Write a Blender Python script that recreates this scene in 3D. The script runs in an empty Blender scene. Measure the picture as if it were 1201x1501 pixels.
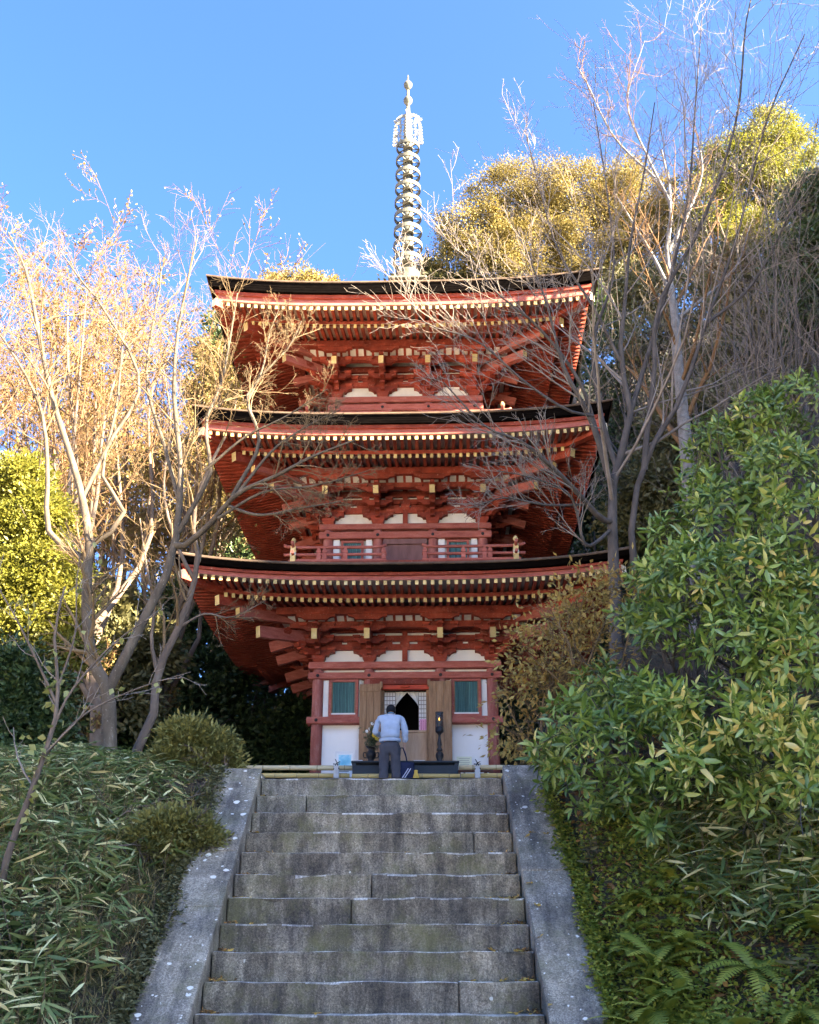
import bpy, bmesh, math, random
import numpy as np
from mathutils import Vector, Matrix, Euler
R = math.radians
random.seed(7)
rng = np.random.default_rng(11)
scene = bpy.context.scene
COL = scene.collection

# ------------------------------------------------------------------ camera
PITCH = 0.403            # looking up the stairs
FOCAL = 1600.0           # focal length in photo pixels (photo is 1201 wide)
EYE = 1.6
cam_d = bpy.data.cameras.new('camera')
cam_d.sensor_fit = 'HORIZONTAL'; cam_d.sensor_width = 36.0
cam_d.lens = FOCAL / 1201.0 * 36.0
cam_d.clip_start = 0.05; cam_d.clip_end = 4000
cam = bpy.data.objects.new('camera', cam_d); COL.objects.link(cam)
cam.location = (0, 0, EYE); cam.rotation_euler = (math.pi/2 + PITCH, 0, 0)
scene.camera = cam

# ------------------------------------------------------------------ sky, sun, exposure
SUN_EL = R(27.0)
SUN_AZ = R(63.0)         # to the right of the direction from the pagoda to the camera
sun_vec = Vector((math.sin(SUN_AZ)*math.cos(SUN_EL), -math.cos(SUN_AZ)*math.cos(SUN_EL), math.sin(SUN_EL)))
world = bpy.data.worlds.new('World'); scene.world = world; world.use_nodes = True
wn = world.node_tree; wn.nodes.clear()
sky = wn.nodes.new('ShaderNodeTexSky'); sky.sky_type = 'NISHITA'; sky.sun_disc = False
sky.sun_elevation = SUN_EL
sky.sun_rotation = math.atan2(sun_vec.x, sun_vec.y)
sky.altitude = 100; sky.air_density = 0.8; sky.dust_density = 4.0; sky.ozone_density = 10.0
bgn = wn.nodes.new('ShaderNodeBackground'); bgn.inputs['Strength'].default_value = 0.05
outw = wn.nodes.new('ShaderNodeOutputWorld')
wn.links.new(sky.outputs[0], bgn.inputs[0]); wn.links.new(bgn.outputs[0], outw.inputs[0])
sun_d = bpy.data.lights.new('sun', 'SUN'); sun_d.energy = 5.0; sun_d.angle = R(0.55); sun_d.color = (1.0, 0.83, 0.60)
sun = bpy.data.objects.new('sun', sun_d); COL.objects.link(sun)
sun.rotation_euler = sun_vec.to_track_quat('Z', 'Y').to_euler()
sun.location = (40, -20, 60)
vs = scene.view_settings
scene.display_settings.display_device = 'sRGB'
vs.view_transform = 'Standard'; vs.look = 'None'; vs.exposure = 3.95; vs.gamma = 1.0
vs.use_curve_mapping = False
scene.cycles.use_denoising = True
scene.cycles.max_bounces = 8; scene.cycles.diffuse_bounces = 4; scene.cycles.glossy_bounces = 2
scene.cycles.transmission_bounces = 4; scene.cycles.transparent_max_bounces = 6

# ------------------------------------------------------------------ pixel -> place helpers
def elev(py):
    return PITCH - math.atan((py - 750.5)/FOCAL)
def at(px, py, D):
    """point on the ray through photo pixel (px,py) whose distance along the ground axis is D"""
    u = (px-600.5)/FOCAL; v = -(py-750.5)/FOCAL
    c, s = math.cos(PITCH), math.sin(PITCH)
    dy = c - v*s; dz = s + v*c
    k = D/dy
    return Vector((u*k, D, dz*k + EYE))

# ------------------------------------------------------------------ mesh helpers
class MB:
    """collects boxes, tubes, prisms and builds them as ONE mesh"""
    def __init__(s): s.v = []; s.f = []; s.m = []; s.sm = []
    def add(s, vs_, fs_, m=0, smooth=False):
        o = len(s.v); s.v += [tuple(p) for p in vs_]
        for f in fs_:
            s.f.append([i+o for i in f]); s.m.append(m); s.sm.append(smooth)
        return s
    def box(s, c, d, m=0, rot=None, bev=0.0):
        x, y, z = d[0]/2, d[1]/2, d[2]/2
        if bev <= 0:
            vs_ = [Vector((sx*x, sy*y, sz*z)) for sx in (-1,1) for sy in (-1,1) for sz in (-1,1)]
            fs_ = [(0,1,3,2),(4,6,7,5),(0,4,5,1),(2,3,7,6),(0,2,6,4),(1,5,7,3)]
        else:
            b = min(bev, x*.8, y*.8, z*.8)
            bm = bmesh.new(); bmesh.ops.create_cube(bm, size=1)
            for v in bm.verts: v.co = Vector((v.co.x*2*x, v.co.y*2*y, v.co.z*2*z))
            bmesh.ops.bevel(bm, geom=bm.edges[:], offset=b, segments=1, affect='EDGES')
            bm.verts.index_update()
            vs_ = [v.co.copy() for v in bm.verts]; fs_ = [[v.index for v in f.verts] for f in bm.faces]; bm.free()
        M = rot if rot is not None else None
        c = Vector(c)
        vs_ = [(M @ v if M is not None else v) + c for v in vs_]
        return s.add(vs_, fs_, m)
    def b2(s, p0, p1, m=0, bev=0.0):
        p0, p1 = Vector(p0), Vector(p1)
        return s.box((p0+p1)/2, [abs(q) for q in (p1-p0)], m, None, bev)
    def beam(s, p0, p1, w, h, m=0, up=(0,0,1), capm=None):
        """box section w x h from p0 to p1"""
        p0, p1 = Vector(p0), Vector(p1); d = (p1-p0).normalized(); up = Vector(up)
        x = d.cross(up).normalized(); z = x.cross(d)
        vs_ = []
        for p in (p0, p1):
            for a, b in ((-1,-1),(1,-1),(1,1),(-1,1)): vs_.append(p + x*a*w/2 + z*b*h/2)
        s.add(vs_, [(0,1,5,4),(1,2,6,5),(2,3,7,6),(3,0,4,7),(3,2,1,0)], m)
        o = len(s.v)-8
        s.f.append([o+4,o+5,o+6,o+7]); s.m.append(m if capm is None else capm); s.sm.append(False)
        return s
    def tube(s, pts, rad, n=8, m=0, smooth=True, caps=True):
        pts = [Vector(p) for p in pts]
        if not hasattr(rad, '__len__'): rad = [rad]*len(pts)
        vs_ = []; prev = None
        for i, p in enumerate(pts):
            d = (pts[min(i+1,len(pts)-1)] - pts[max(i-1,0)]).normalized()
            if prev is None:
                a = Vector((0,0,1)) if abs(d.z) < .9 else Vector((1,0,0))
                x = d.cross(a).normalized()
            else:
                x = (prev - d*prev.dot(d)).normalized()
            prev = x; y = d.cross(x)
            for k in range(n):
                t = 2*math.pi*k/n
                vs_.append(p + (x*math.cos(t) + y*math.sin(t))*rad[i])
        fs_ = []
        for i in range(len(pts)-1):
            for k in range(n):
                fs_.append((i*n+k, i*n+(k+1)%n, (i+1)*n+(k+1)%n, (i+1)*n+k))
        s.add(vs_, fs_, m, smooth)
        if caps:
            o = len(s.v) - len(vs_)
            s.f.append([o+k for k in range(n)][::-1]); s.m.append(m); s.sm.append(False)
            s.f.append([o+(len(pts)-1)*n+k for k in range(n)]); s.m.append(m); s.sm.append(False)
        return s
    def lathe(s, prof, c=(0,0,0), n=20, m=0, smooth=True, caps=True):
        """prof: (r,z) list"""
        c = Vector(c)
        vs_ = [c + Vector((r*math.cos(2*math.pi*k/n), r*math.sin(2*math.pi*k/n), z)) for r, z in prof for k in range(n)]
        fs_ = [(i*n+k, i*n+(k+1)%n, (i+1)*n+(k+1)%n, (i+1)*n+k) for i in range(len(prof)-1) for k in range(n)]
        s.add(vs_, fs_, m, smooth)
        if caps:
            o = len(s.v)-len(vs_)
            if prof[0][0] > 1e-4: s.f.append([o+k for k in range(n)][::-1]); s.m.append(m); s.sm.append(False)
            if prof[-1][0] > 1e-4: s.f.append([o+(len(prof)-1)*n+k for k in range(n)]); s.m.append(m); s.sm.append(False)
        return s
    def prism(s, poly, h0, h1, axes='xz', m=0, xf=None):
        """poly of 2D points extruded between h0 and h1 on the remaining axis"""
        n = len(poly); vs_ = []
        for h in (h0, h1):
            for a, b in poly:
                if axes == 'xz': p = Vector((a, h, b))
                elif axes == 'yz': p = Vector((h, a, b))
                else: p = Vector((a, b, h))
                vs_.append(xf @ p if xf is not None else p)
        fs_ = [tuple(range(n))[::-1], tuple(range(n, 2*n))] + [(i, (i+1)%n, n+(i+1)%n, n+i) for i in range(n)]
        return s.add(vs_, fs_, m)
    def mesh(s, name, mats=()):
        me = bpy.data.meshes.new(name)
        me.from_pydata(s.v, [], s.f)
        for mt in (mats if isinstance(mats, (list, tuple)) else [mats]): me.materials.append(mt)
        me.polygons.foreach_set('material_index', s.m)
        me.polygons.foreach_set('use_smooth', s.sm)
        bm = bmesh.new(); bm.from_mesh(me); bmesh.ops.recalc_face_normals(bm, faces=bm.faces[:]); bm.to_mesh(me); bm.free()
        me.update()
        return me
    def build(s, name, mats, parent=None, loc=(0,0,0), rot=(0,0,0)):
        return link(name, s.mesh(name, mats), parent, loc, rot)

def link(name, data, parent=None, loc=(0,0,0), rot=(0,0,0), scale=(1,1,1)):
    o = bpy.data.objects.new(name, data); COL.objects.link(o)
    o.location = loc; o.rotation_euler = rot; o.scale = scale
    if parent is not None: o.parent = parent
    return o
def empty(name, loc=(0,0,0), rz=0.0, parent=None):
    return link(name, None, parent, loc, (0,0,rz))
def tag(o, label=None, cat=None, group=None, kind=None):
    if label: o['label'] = label
    if cat: o['category'] = cat
    if group: o['group'] = group
    if kind: o['kind'] = kind
    return o
def np_mesh(name, V, F, mats, rnd=None, smooth=False):
    """V (n,3); F (m,3|4) index array; rnd per face"""
    me = bpy.data.meshes.new(name)
    F = np.asarray(F, dtype=np.int32); k = F.shape[1]
    me.vertices.add(len(V)); me.vertices.foreach_set('co', np.asarray(V, dtype=np.float32).ravel())
    me.loops.add(F.size); me.loops.foreach_set('vertex_index', F.ravel())
    me.polygons.add(len(F))
    me.polygons.foreach_set('loop_start', np.arange(0, F.size, k, dtype=np.int32))
    if smooth: me.polygons.foreach_set('use_smooth', np.ones(len(F), dtype=bool))
    if rnd is not None:
        at_ = me.attributes.new('rnd', 'FLOAT', 'FACE'); at_.data.foreach_set('value', np.asarray(rnd, dtype=np.float32))
    for mt in (mats if isinstance(mats, (list, tuple)) else [mats]): me.materials.append(mt)
    me.update(calc_edges=True); me.validate()
    return me

# ------------------------------------------------------------------ materials
def new_mat(name):
    m = bpy.data.materials.new(name); m.use_nodes = True
    nt = m.node_tree; b = nt.nodes['Principled BSDF']
    return m, nt, b
def N(nt, t, **kw):
    n = nt.nodes.new(t)
    for k, v in kw.items(): setattr(n, k, v)
    return n
def noise(nt, scale, detail=4, rough=.6, vec=None, stretch=None):
    n = N(nt, 'ShaderNodeTexNoise'); n.inputs['Scale'].default_value = scale
    n.inputs['Detail'].default_value = detail; n.inputs['Roughness'].default_value = rough
    tc = N(nt, 'ShaderNodeTexCoord'); src = tc.outputs['Object']
    if vec: src = vec
    if stretch:
        mp = N(nt, 'ShaderNodeMapping'); mp.inputs['Scale'].default_value = stretch
        nt.links.new(src, mp.inputs[0]); src = mp.outputs[0]
    nt.links.new(src, n.inputs['Vector'])
    return n.outputs['Fac']
def ramp(nt, fac, stops, interp='LINEAR'):
    r = N(nt, 'ShaderNodeValToRGB'); cr = r.color_ramp; cr.interpolation = interp
    while len(cr.elements) < len(stops): cr.elements.new(0.5)
    for e, (p, c) in zip(cr.elements, stops):
        e.position = p; e.color = (*c, 1) if len(c) == 3 else c
    nt.links.new(fac, r.inputs[0]); return r.outputs[0]
def mix(nt, fac, a, b, mode='MIX'):
    n = N(nt, 'ShaderNodeMix', data_type='RGBA', blend_type=mode)
    if isinstance(fac, (int, float)): n.inputs[0].default_value = fac
    else: nt.links.new(fac, n.inputs[0])
    for s, i in ((a, 6), (b, 7)):
        if isinstance(s, (tuple, list)): n.inputs[i].default_value = (*s[:3], 1)
        else: nt.links.new(s, n.inputs[i])
    return n.outputs[2]
def bump(nt, b, h, st=.3, dist=.01):
    n = N(nt, 'ShaderNodeBump'); n.inputs['Strength'].default_value = st; n.inputs['Distance'].default_value = dist
    nt.links.new(h, n.inputs['Height']); nt.links.new(n.outputs[0], b.inputs['Normal'])
def obj_rand(nt):
    return N(nt, 'ShaderNodeObjectInfo').outputs['Random']
def world_pos(nt):
    return N(nt, 'ShaderNodeNewGeometry').outputs['Position']

def wood_mat(name, c0, c1, c2=None, scale=3.0, stretch=(1,1,1), rough=.65, wear=None, ws=(.62,.72), per=0.0, spec=.3):
    m, nt, b = new_mat(name)
    wp = world_pos(nt)
    f = noise(nt, scale, 6, .65, wp, stretch)
    col = ramp(nt, f, [(.3, c0), (.55, c1), (.75, c2 or c1)])
    if per:
        hs = N(nt, 'ShaderNodeHueSaturation'); nt.links.new(col, hs.inputs['Color'])
        mr = N(nt, 'ShaderNodeMapRange'); mr.inputs[3].default_value = 1-per; mr.inputs[4].default_value = 1+per
        nt.links.new(obj_rand(nt), mr.inputs[0]); nt.links.new(mr.outputs[0], hs.inputs['Value']); col = hs.outputs[0]
    if wear:
        f2 = noise(nt, scale*7, 5, .7, wp, stretch)
        w = ramp(nt, f2, [(ws[0], (0,0,0)), (ws[1], (1,1,1))])
        col = mix(nt, w, col, wear)
    nt.links.new(col, b.inputs['Base Color']); b.inputs['Roughness'].default_value = rough; b.inputs['Specular IOR Level'].default_value = spec
    f3 = noise(nt, scale*12, 4, .6, wp, stretch); bump(nt, b, f3, .25, .01)
    return m
M = {}
M['red'] = wood_mat('red_lacquer', (.15,.022,.010), (.28,.044,.021), (.39,.095,.055), 3.2, wear=(.41,.21,.15), ws=(.58,.74), per=.28)
M['red_faded'] = wood_mat('weathered_red_paint', (.26,.062,.045), (.39,.115,.085), (.47,.185,.145), 3.4, (1,1,5), rough=.8, wear=(.52,.36,.30), ws=(.58,.74), per=.14)
M['red_bright'] = wood_mat('bright_vermilion', (.45,.05,.02), (.52,.07,.03), None, 3, rough=.6)
M['red_post'] = wood_mat('worn_pinkish_column', (.25,.07,.055), (.36,.13,.11), (.47,.25,.22), 3.0, (3,3,.7), rough=.8, wear=(.52,.38,.34), ws=(.58,.78))
M['cream'] = wood_mat('yellow_ochre_end_paint', (.50,.36,.13), (.60,.46,.20), (.68,.57,.33), 6, rough=.8, per=.3)
M['cream_pale'] = wood_mat('pale_end_paint', (.62,.50,.30), (.76,.68,.50), None, 6, rough=.7)
M['plaster'] = wood_mat('white_plaster', (.82,.81,.77), (.88,.87,.83), None, 1.4, (1,1,.5), rough=.9, wear=(.74,.73,.69), ws=(.66,.86))
M['plaster_old'] = wood_mat('old_cream_plaster', (.60,.56,.48), (.72,.69,.62), (.78,.76,.70), 2.2, rough=.9, wear=(.5,.46,.38), ws=(.62,.8))
M['board'] = wood_mat('weathered_soffit_board', (0.408,0.300,0.240), (0.552,0.444,0.372), None, 4, (1,4,1), rough=.9)
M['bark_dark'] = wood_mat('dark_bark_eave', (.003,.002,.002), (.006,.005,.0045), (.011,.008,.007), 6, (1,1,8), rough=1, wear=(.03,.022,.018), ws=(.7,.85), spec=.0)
M['bark'] = wood_mat('cypress_bark_thatch', (.06,.04,.027), (.11,.075,.05), (.16,.11,.072), 5, (1,1,3), rough=.95)
M['door_wood'] = wood_mat('weathered_door_wood', (.20,.115,.06), (.33,.20,.11), (.42,.28,.17), 5, (5,5,.5), rough=.8, wear=(.12,.07,.04), ws=(.56,.74))
M['panel_wood'] = wood_mat('pale_panel_wood', (.42,.27,.16), (.52,.36,.23), (.58,.42,.28), 3, (4,4,.7), rough=.75)
M['dark_door'] = wood_mat('dull_maroon_door', (.15,.075,.07), (.21,.11,.10), None, 3, (3,3,.7), rough=.8, wear=(.36,.3,.28), ws=(.72,.8))
M['teal'] = wood_mat('blue_green_bar_paint', (.045,.12,.12), (.075,.18,.18), (.12,.25,.24), 9, (6,6,.5), rough=.75, wear=(.03,.05,.05), ws=(.58,.7), per=.25)
M['teal_dark'] = wood_mat('dark_teal_backing', (.01,.03,.03), (.02,.05,.05), None, 7, rough=.9)
M['white_paint'] = wood_mat('white_trim', (.70,.70,.67), (.78,.78,.75), None, 4, rough=.8, wear=(.5,.5,.48), ws=(.6,.8))
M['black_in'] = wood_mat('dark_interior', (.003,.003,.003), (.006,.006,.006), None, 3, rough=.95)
M['paper'] = wood_mat('shoji_paper', (.80,.80,.78), (.86,.86,.84), None, 6, rough=.95)
M['lattice'] = wood_mat('grey_lattice', (.22,.19,.16), (.30,.26,.22), None, 6, rough=.8)
M['cloth'] = wood_mat('white_curtain_cloth', (.62,.60,.53), (.72,.70,.63), None, 5, rough=.95)
M['bronze'] = wood_mat('verdigris_bronze', (.065,.066,.05), (.115,.112,.085), (.155,.148,.112), 4, rough=.6, wear=(.05,.065,.05), ws=(.6,.75))
M['bronze_pale'] = wood_mat('whitened_flame_bronze', (.16,.16,.14), (.22,.22,.19), None, 8, rough=.6)
M['iron'] = wood_mat('black_iron', (.012,.012,.014), (.025,.025,.028), None, 8, rough=.45)
M['table'] = wood_mat('dark_blue_grey_table', (.010,.018,.026), (.018,.028,.038), None, 3, (.5,3,3), rough=.5)
M['bamboo'] = wood_mat('dried_bamboo', (.50,.40,.22), (.60,.50,.30), (.66,.58,.40), 3, (.6,4,4), rough=.5, wear=(.3,.24,.12), ws=(.66,.8))
M['bamboo_node'] = wood_mat('bamboo_node', (.25,.18,.09), (.34,.26,.14), None, 5, rough=.6)
M['yellow_board'] = wood_mat('yellow_bamboo', (.42,.30,.10), (.56,.42,.16), (.62,.50,.24), 3, (.6,4,4), rough=.6, wear=(.25,.18,.08), ws=(.6,.75))
M['concrete'] = wood_mat('pale_concrete', (.36,.36,.36), (.48,.48,.47), None, 8, rough=.9)
M['rope'] = wood_mat('dark_rope', (.02,.018,.016), (.04,.035,.03), None, 20, rough=.95)

def stone_mat(name, dark, mid, light, lichen, moss, moss_amt=.5, spots=.25, dens=.45):
    m, nt, b = new_mat(name); wp = world_pos(nt)
    fine = noise(nt, 70, 3, .8, wp); med = noise(nt, 5, 8, .72, wp, (1,1,.6)); grit = noise(nt, 190, 2, .8, wp)
    col = ramp(nt, med, [(.30, dark), (.48, mid), (.66, light)])
    g = ramp(nt, fine, [(.34, (.50,.50,.50)), (.5, (1,1,1)), (.66, (1.55,1.55,1.55))]); col = mix(nt, 1.0, col, g, 'MULTIPLY')
    g = ramp(nt, grit, [(.36, (.62,.62,.62)), (.5, (1,1,1)), (.64, (1.4,1.4,1.4))]); col = mix(nt, 1.0, col, g, 'MULTIPLY')
    st = ramp(nt, noise(nt, 2.4, 6, .72, wp, (3.0,.4,.45)), [(.44, (1,1,1)), (.60, (.34,.34,.37))]); col = mix(nt, .8, col, st, 'MULTIPLY')
    bl = ramp(nt, noise(nt, 1.1, 4, .6, wp, (1,1,2.2)), [(.35, (.62,.62,.66)), (.55, (1,1,1)), (.7, (1.22,1.18,1.12))]); col = mix(nt, 1.0, col, bl, 'MULTIPLY')
    mo = ramp(nt, noise(nt, 1.9, 7, .78, wp), [(.50, (0,0,0)), (.66, (moss_amt,)*3)]); col = mix(nt, mo, col, moss)
    # pale lichen spots of uneven size
    wv = N(nt, 'ShaderNodeMix', data_type='VECTOR'); wv.inputs[0].default_value = .035
    nz = N(nt, 'ShaderNodeTexNoise'); nz.inputs['Scale'].default_value = 22; nt.links.new(wp, nz.inputs['Vector'])
    nt.links.new(wp, wv.inputs[4]); nt.links.new(nz.outputs['Color'], wv.inputs[5])
    for sc_, k_ in ((11, 1.0), (27, .8)):
        vo = N(nt, 'ShaderNodeTexVoronoi'); vo.inputs['Scale'].default_value = sc_; nt.links.new(wv.outputs[1], vo.inputs['Vector'])
        sp_ = N(nt, 'ShaderNodeSeparateColor'); nt.links.new(vo.outputs['Color'], sp_.inputs[0])
        mr = N(nt, 'ShaderNodeMapRange'); mr.inputs[1].default_value = 1-dens; mr.inputs[2].default_value = 1.0; mr.inputs[3].default_value = -.05; mr.inputs[4].default_value = spots*k_; nt.links.new(sp_.outputs[0], mr.inputs[0])
        lt = N(nt, 'ShaderNodeMath', operation='SUBTRACT'); nt.links.new(mr.outputs[0], lt.inputs[0]); nt.links.new(vo.outputs['Distance'], lt.inputs[1])
        f_ = ramp(nt, lt.outputs[0], [(.0, (0,0,0)), (.03, (.85,.85,.85))]); col = mix(nt, f_, col, lichen)
    nt.links.new(col, b.inputs['Base Color']); b.inputs['Roughness'].default_value = .9
    add = mix(nt, .5, fine, med); bump(nt, b, add, .7, .014)
    return m
M['step'] = stone_mat('dark_granite_steps', (.075,.059,.040), (.20,.16,.105), (.36,.30,.21), (.58,.54,.44), (.14,.125,.043), .65, .15, .22)
M['step_top'] = stone_mat('mossy_granite_top_step', (.10,.085,.060), (.21,.18,.13), (.33,.29,.22), (.5,.48,.42), (.14,.13,.05), .7, .12, .2)
M['kerb'] = stone_mat('grey_granite_kerb', (.13,.108,.078), (.25,.21,.152), (.38,.325,.245), (.74,.70,.60), (.13,.115,.05), .65, .34, .38)
M['step_worn_lit'] = stone_mat('worn_lit_tread', (.34,.31,.26), (.50,.46,.39), (.60,.56,.48), (.65,.62,.54), (.2,.18,.09), .35, .12, .2)

def leaf_mat(name, stops, rough=.45, trans=.35, tcol=None, spec=.4):
    m, nt, b = new_mat(name)
    a = N(nt, 'ShaderNodeAttribute'); a.attribute_name = 'rnd'
    col = ramp(nt, a.outputs['Fac'], stops)
    nt.links.new(col, b.inputs['Base Color']); b.inputs['Roughness'].default_value = rough
    b.inputs['Specular IOR Level'].default_value = spec
    if trans > 0:
        t = N(nt, 'ShaderNodeBsdfTranslucent'); nt.links.new(col, t.inputs['Color'])
        mx = N(nt, 'ShaderNodeMixShader'); mx.inputs[0].default_value = trans
        nt.links.new(b.outputs[0], mx.inputs[1]); nt.links.new(t.outputs[0], mx.inputs[2])
        nt.links.new(mx.outputs[0], nt.nodes['Material Output'].inputs['Surface'])
    return m
def bark_mat(name, c0, c1, c2, scale=6, stretch=(1,1,.5)):
    return wood_mat(name, c0, c1, c2, scale, stretch, rough=.9, wear=None)
# ================================================================== TERRAIN
S_D0, S_Z0, S_R, S_T = 7.7, 1.6-.2215, .19365, .27
ST_X, ST_W = -.255, 1.135
def sstep(a, b, v): 
    t = np.clip((v-a)/(b-a), 0, 1); return t*t*(3-2*t)
TOPZ = S_Z0 + 10*S_R; TOPY = S_D0 + 10*S_T
def ground_h(x, y):
    x = np.asarray(x, float); y = np.asarray(y, float)
    z = np.clip(S_Z0 + S_R/S_T*(y - S_D0), 0, TOPZ)
    z = z + np.clip((y-TOPY)/(20.0-TOPY), 0, 1)*(4.70-TOPZ)
    on = sstep(1.45, 1.75, np.abs(x-ST_X))            # 0 on the stairs
    base = z - .28*(1-on)*(1-sstep(TOPY, TOPY+.25, y))
    # right bank climbs away from the stairs, left bank gently
    r = np.clip(x-1.35, 0, None); l = np.clip(-1.9-x, 0, None)
    near = 1-sstep(11.5, 16, y)
    base = base + near*(np.minimum(r*.45, .95+.10*r)) + (1-near)*np.clip(x-4.6, 0, None)*.5*sstep(4.6,6,x)
    base = base + near*np.minimum(l*.06, .5) + near*.06*on*sstep(1.4,2.2,np.abs(x-ST_X))*sstep(3,5,y)
    base = base - (1-near)*np.clip(-6-x, 0, 20)*.06
    # hill behind the pagoda, higher to the right
    sl = .16 + .85*sstep(-12, 12, x)
    base = base + np.clip(y-29.5, 0, 26)*sl
    # the big ridge on the right that keeps the temple in shade
    ridge = 31.3 + .3*(np.clip(y,-45,44)-20) + 1.6 + 4.0*np.exp(-((y-19)/4.5)**2)
    prof = np.exp(-((x-31)/13.0)**2)
    prof = np.where(x > 31, np.maximum(prof, .8), prof)
    yfade = sstep(-44, -18, y)*(1-sstep(43, 70, y))
    base = np.maximum(base, ridge*prof*yfade*sstep(7, 16, x) + base*(1-sstep(7,16,x)*yfade))
    n = .10*np.sin(x*1.7+y*.9)*np.sin(y*1.3-x*.6)+.05*np.sin(x*4.1)*np.cos(y*3.7)
    flat = np.maximum(1-on, np.where((np.abs(x)<4.5)&(y>15)&(y<29), 1, 0))
    return base + n*(1-flat)
gx = np.unique(np.concatenate([np.linspace(-400,-30,14), np.linspace(-30,-4,40), np.linspace(-4,6,70), np.linspace(6,45,60), np.linspace(45,400,14)]))
gy = np.unique(np.concatenate([np.linspace(-300,-10,20), np.linspace(-10,4,25), np.linspace(4,16,80), np.linspace(16,60,70), np.linspace(60,500,20)]))
XX, YY = np.meshgrid(gx, gy)
ZZ = ground_h(XX, YY)
nx = len(gx)
Vg = np.stack([XX.ravel(), YY.ravel(), ZZ.ravel()], 1)
ii, jj = np.meshgrid(np.arange(nx-1), np.arange(len(gy)-1))
q = (jj*nx+ii).ravel()
Fg = np.stack([q, q+1, q+nx+1, q+nx], 1)
def ground_mat():
    m, nt, b = new_mat('leaf_strewn_earth'); wp = world_pos(nt)
    c = ramp(nt, noise(nt, 1.3, 6, .7, wp), [(.3,(.035,.026,.018)), (.5,(.075,.055,.034)), (.7,(.12,.09,.055))])
    c2 = ramp(nt, noise(nt, 30, 4, .8, wp), [(.4,(.5,.5,.5)), (.6,(1.2,1.1,1.0)), (.72,(2.2,1.8,1.2))])
    c = mix(nt, 1.0, c, c2, 'MULTIPLY')
    g_ = ramp(nt, noise(nt, .6, 5, .7, wp), [(.48,(0,0,0)), (.62,(.8,.8,.8))])
    c = mix(nt, g_, c, (.055,.07,.026))
    # unseen pale ground, added to bounce sunlight into the shaded side
    sx = N(nt, 'ShaderNodeSeparateXYZ'); nt.links.new(wp, sx.inputs[0])
    def edge(o, v0, v1):
        r_ = N(nt, 'ShaderNodeMapRange'); r_.inputs[1].default_value = v0; r_.inputs[2].default_value = v1; nt.links.new(o, r_.inputs[0]); return r_.outputs[0]
    mx_ = N(nt, 'ShaderNodeMath', operation='MAXIMUM'); 
    yy_ = N(nt, 'ShaderNodeMath', operation='MULTIPLY_ADD'); yy_.inputs[1].default_value = .45; nt.links.new(sx.outputs[1], yy_.inputs[0]); nt.links.new(sx.outputs[0], yy_.inputs[2])
    nt.links.new(edge(yy_.outputs[0], -5.0, -6.0), mx_.inputs[0]); nt.links.new(edge(sx.outputs[1], -4, -6), mx_.inputs[1])
    lo = N(nt, 'ShaderNodeMath', operation='MULTIPLY'); nt.links.new(mx_.outputs[0], lo.inputs[0]); nt.links.new(edge(sx.outputs[2], 9, 7), lo.inputs[1])
    bounce_ground = ramp(nt, noise(nt, 3, 5, .7, wp), [(.3,(.44,.39,.31)), (.6,(.56,.51,.42))])
    c = mix(nt, lo.outputs[0], c, bounce_ground)
    nt.links.new(c, b.inputs['Base Color']); b.inputs['Roughness'].default_value = .95
    bump(nt, b, noise(nt, 25, 5, .8, wp), .8, .04)
    return m
M['ground'] = ground_mat()
go = link('ground', np_mesh('ground', Vg, Fg, M['ground'], smooth=True)); tag(go, kind='structure')
def GH(x, y): return float(ground_h(x, y))
def hit(px, py, d0=4.5, d1=30.0):
    """where the ray through a photo pixel meets the ground"""
    d = d0
    while d < d1:
        p = at(px, py, d)
        if p.z <= GH(p.x, p.y): return p
        d += .02
    return at(px, py, d1)
# gravel court between the stairs and the pagoda
def court_mat():
    m, nt, b = new_mat('pale_gravel'); wp = world_pos(nt)
    c = ramp(nt, noise(nt, 40, 4, .8, wp), [(.3,(.16,.14,.115)), (.5,(.28,.255,.215)), (.7,(.42,.39,.34))])
    nt.links.new(c, b.inputs['Base Color']); b.inputs['Roughness'].default_value = .95
    bump(nt, b, noise(nt, 60, 3, .8, wp), .7, .02); return m
V = []; F = []
xs = np.linspace(-2.6, 2.1, 10); ysn = np.linspace(TOPY+.26, 21.2, 24)
for y in ysn:
    for x in xs: V.append((x, y, GH(min(max(x,-1.6),1.1), y)+.012))
for j in range(len(ysn)-1):
    for i in range(len(xs)-1): q = j*len(xs)+i; F.append((q,q+1,q+len(xs)+1,q+len(xs)))
o = link('gravel_court', np_mesh('gravel_court', np.array(V), np.array(F), court_mat())); tag(o, kind='structure')

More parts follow.
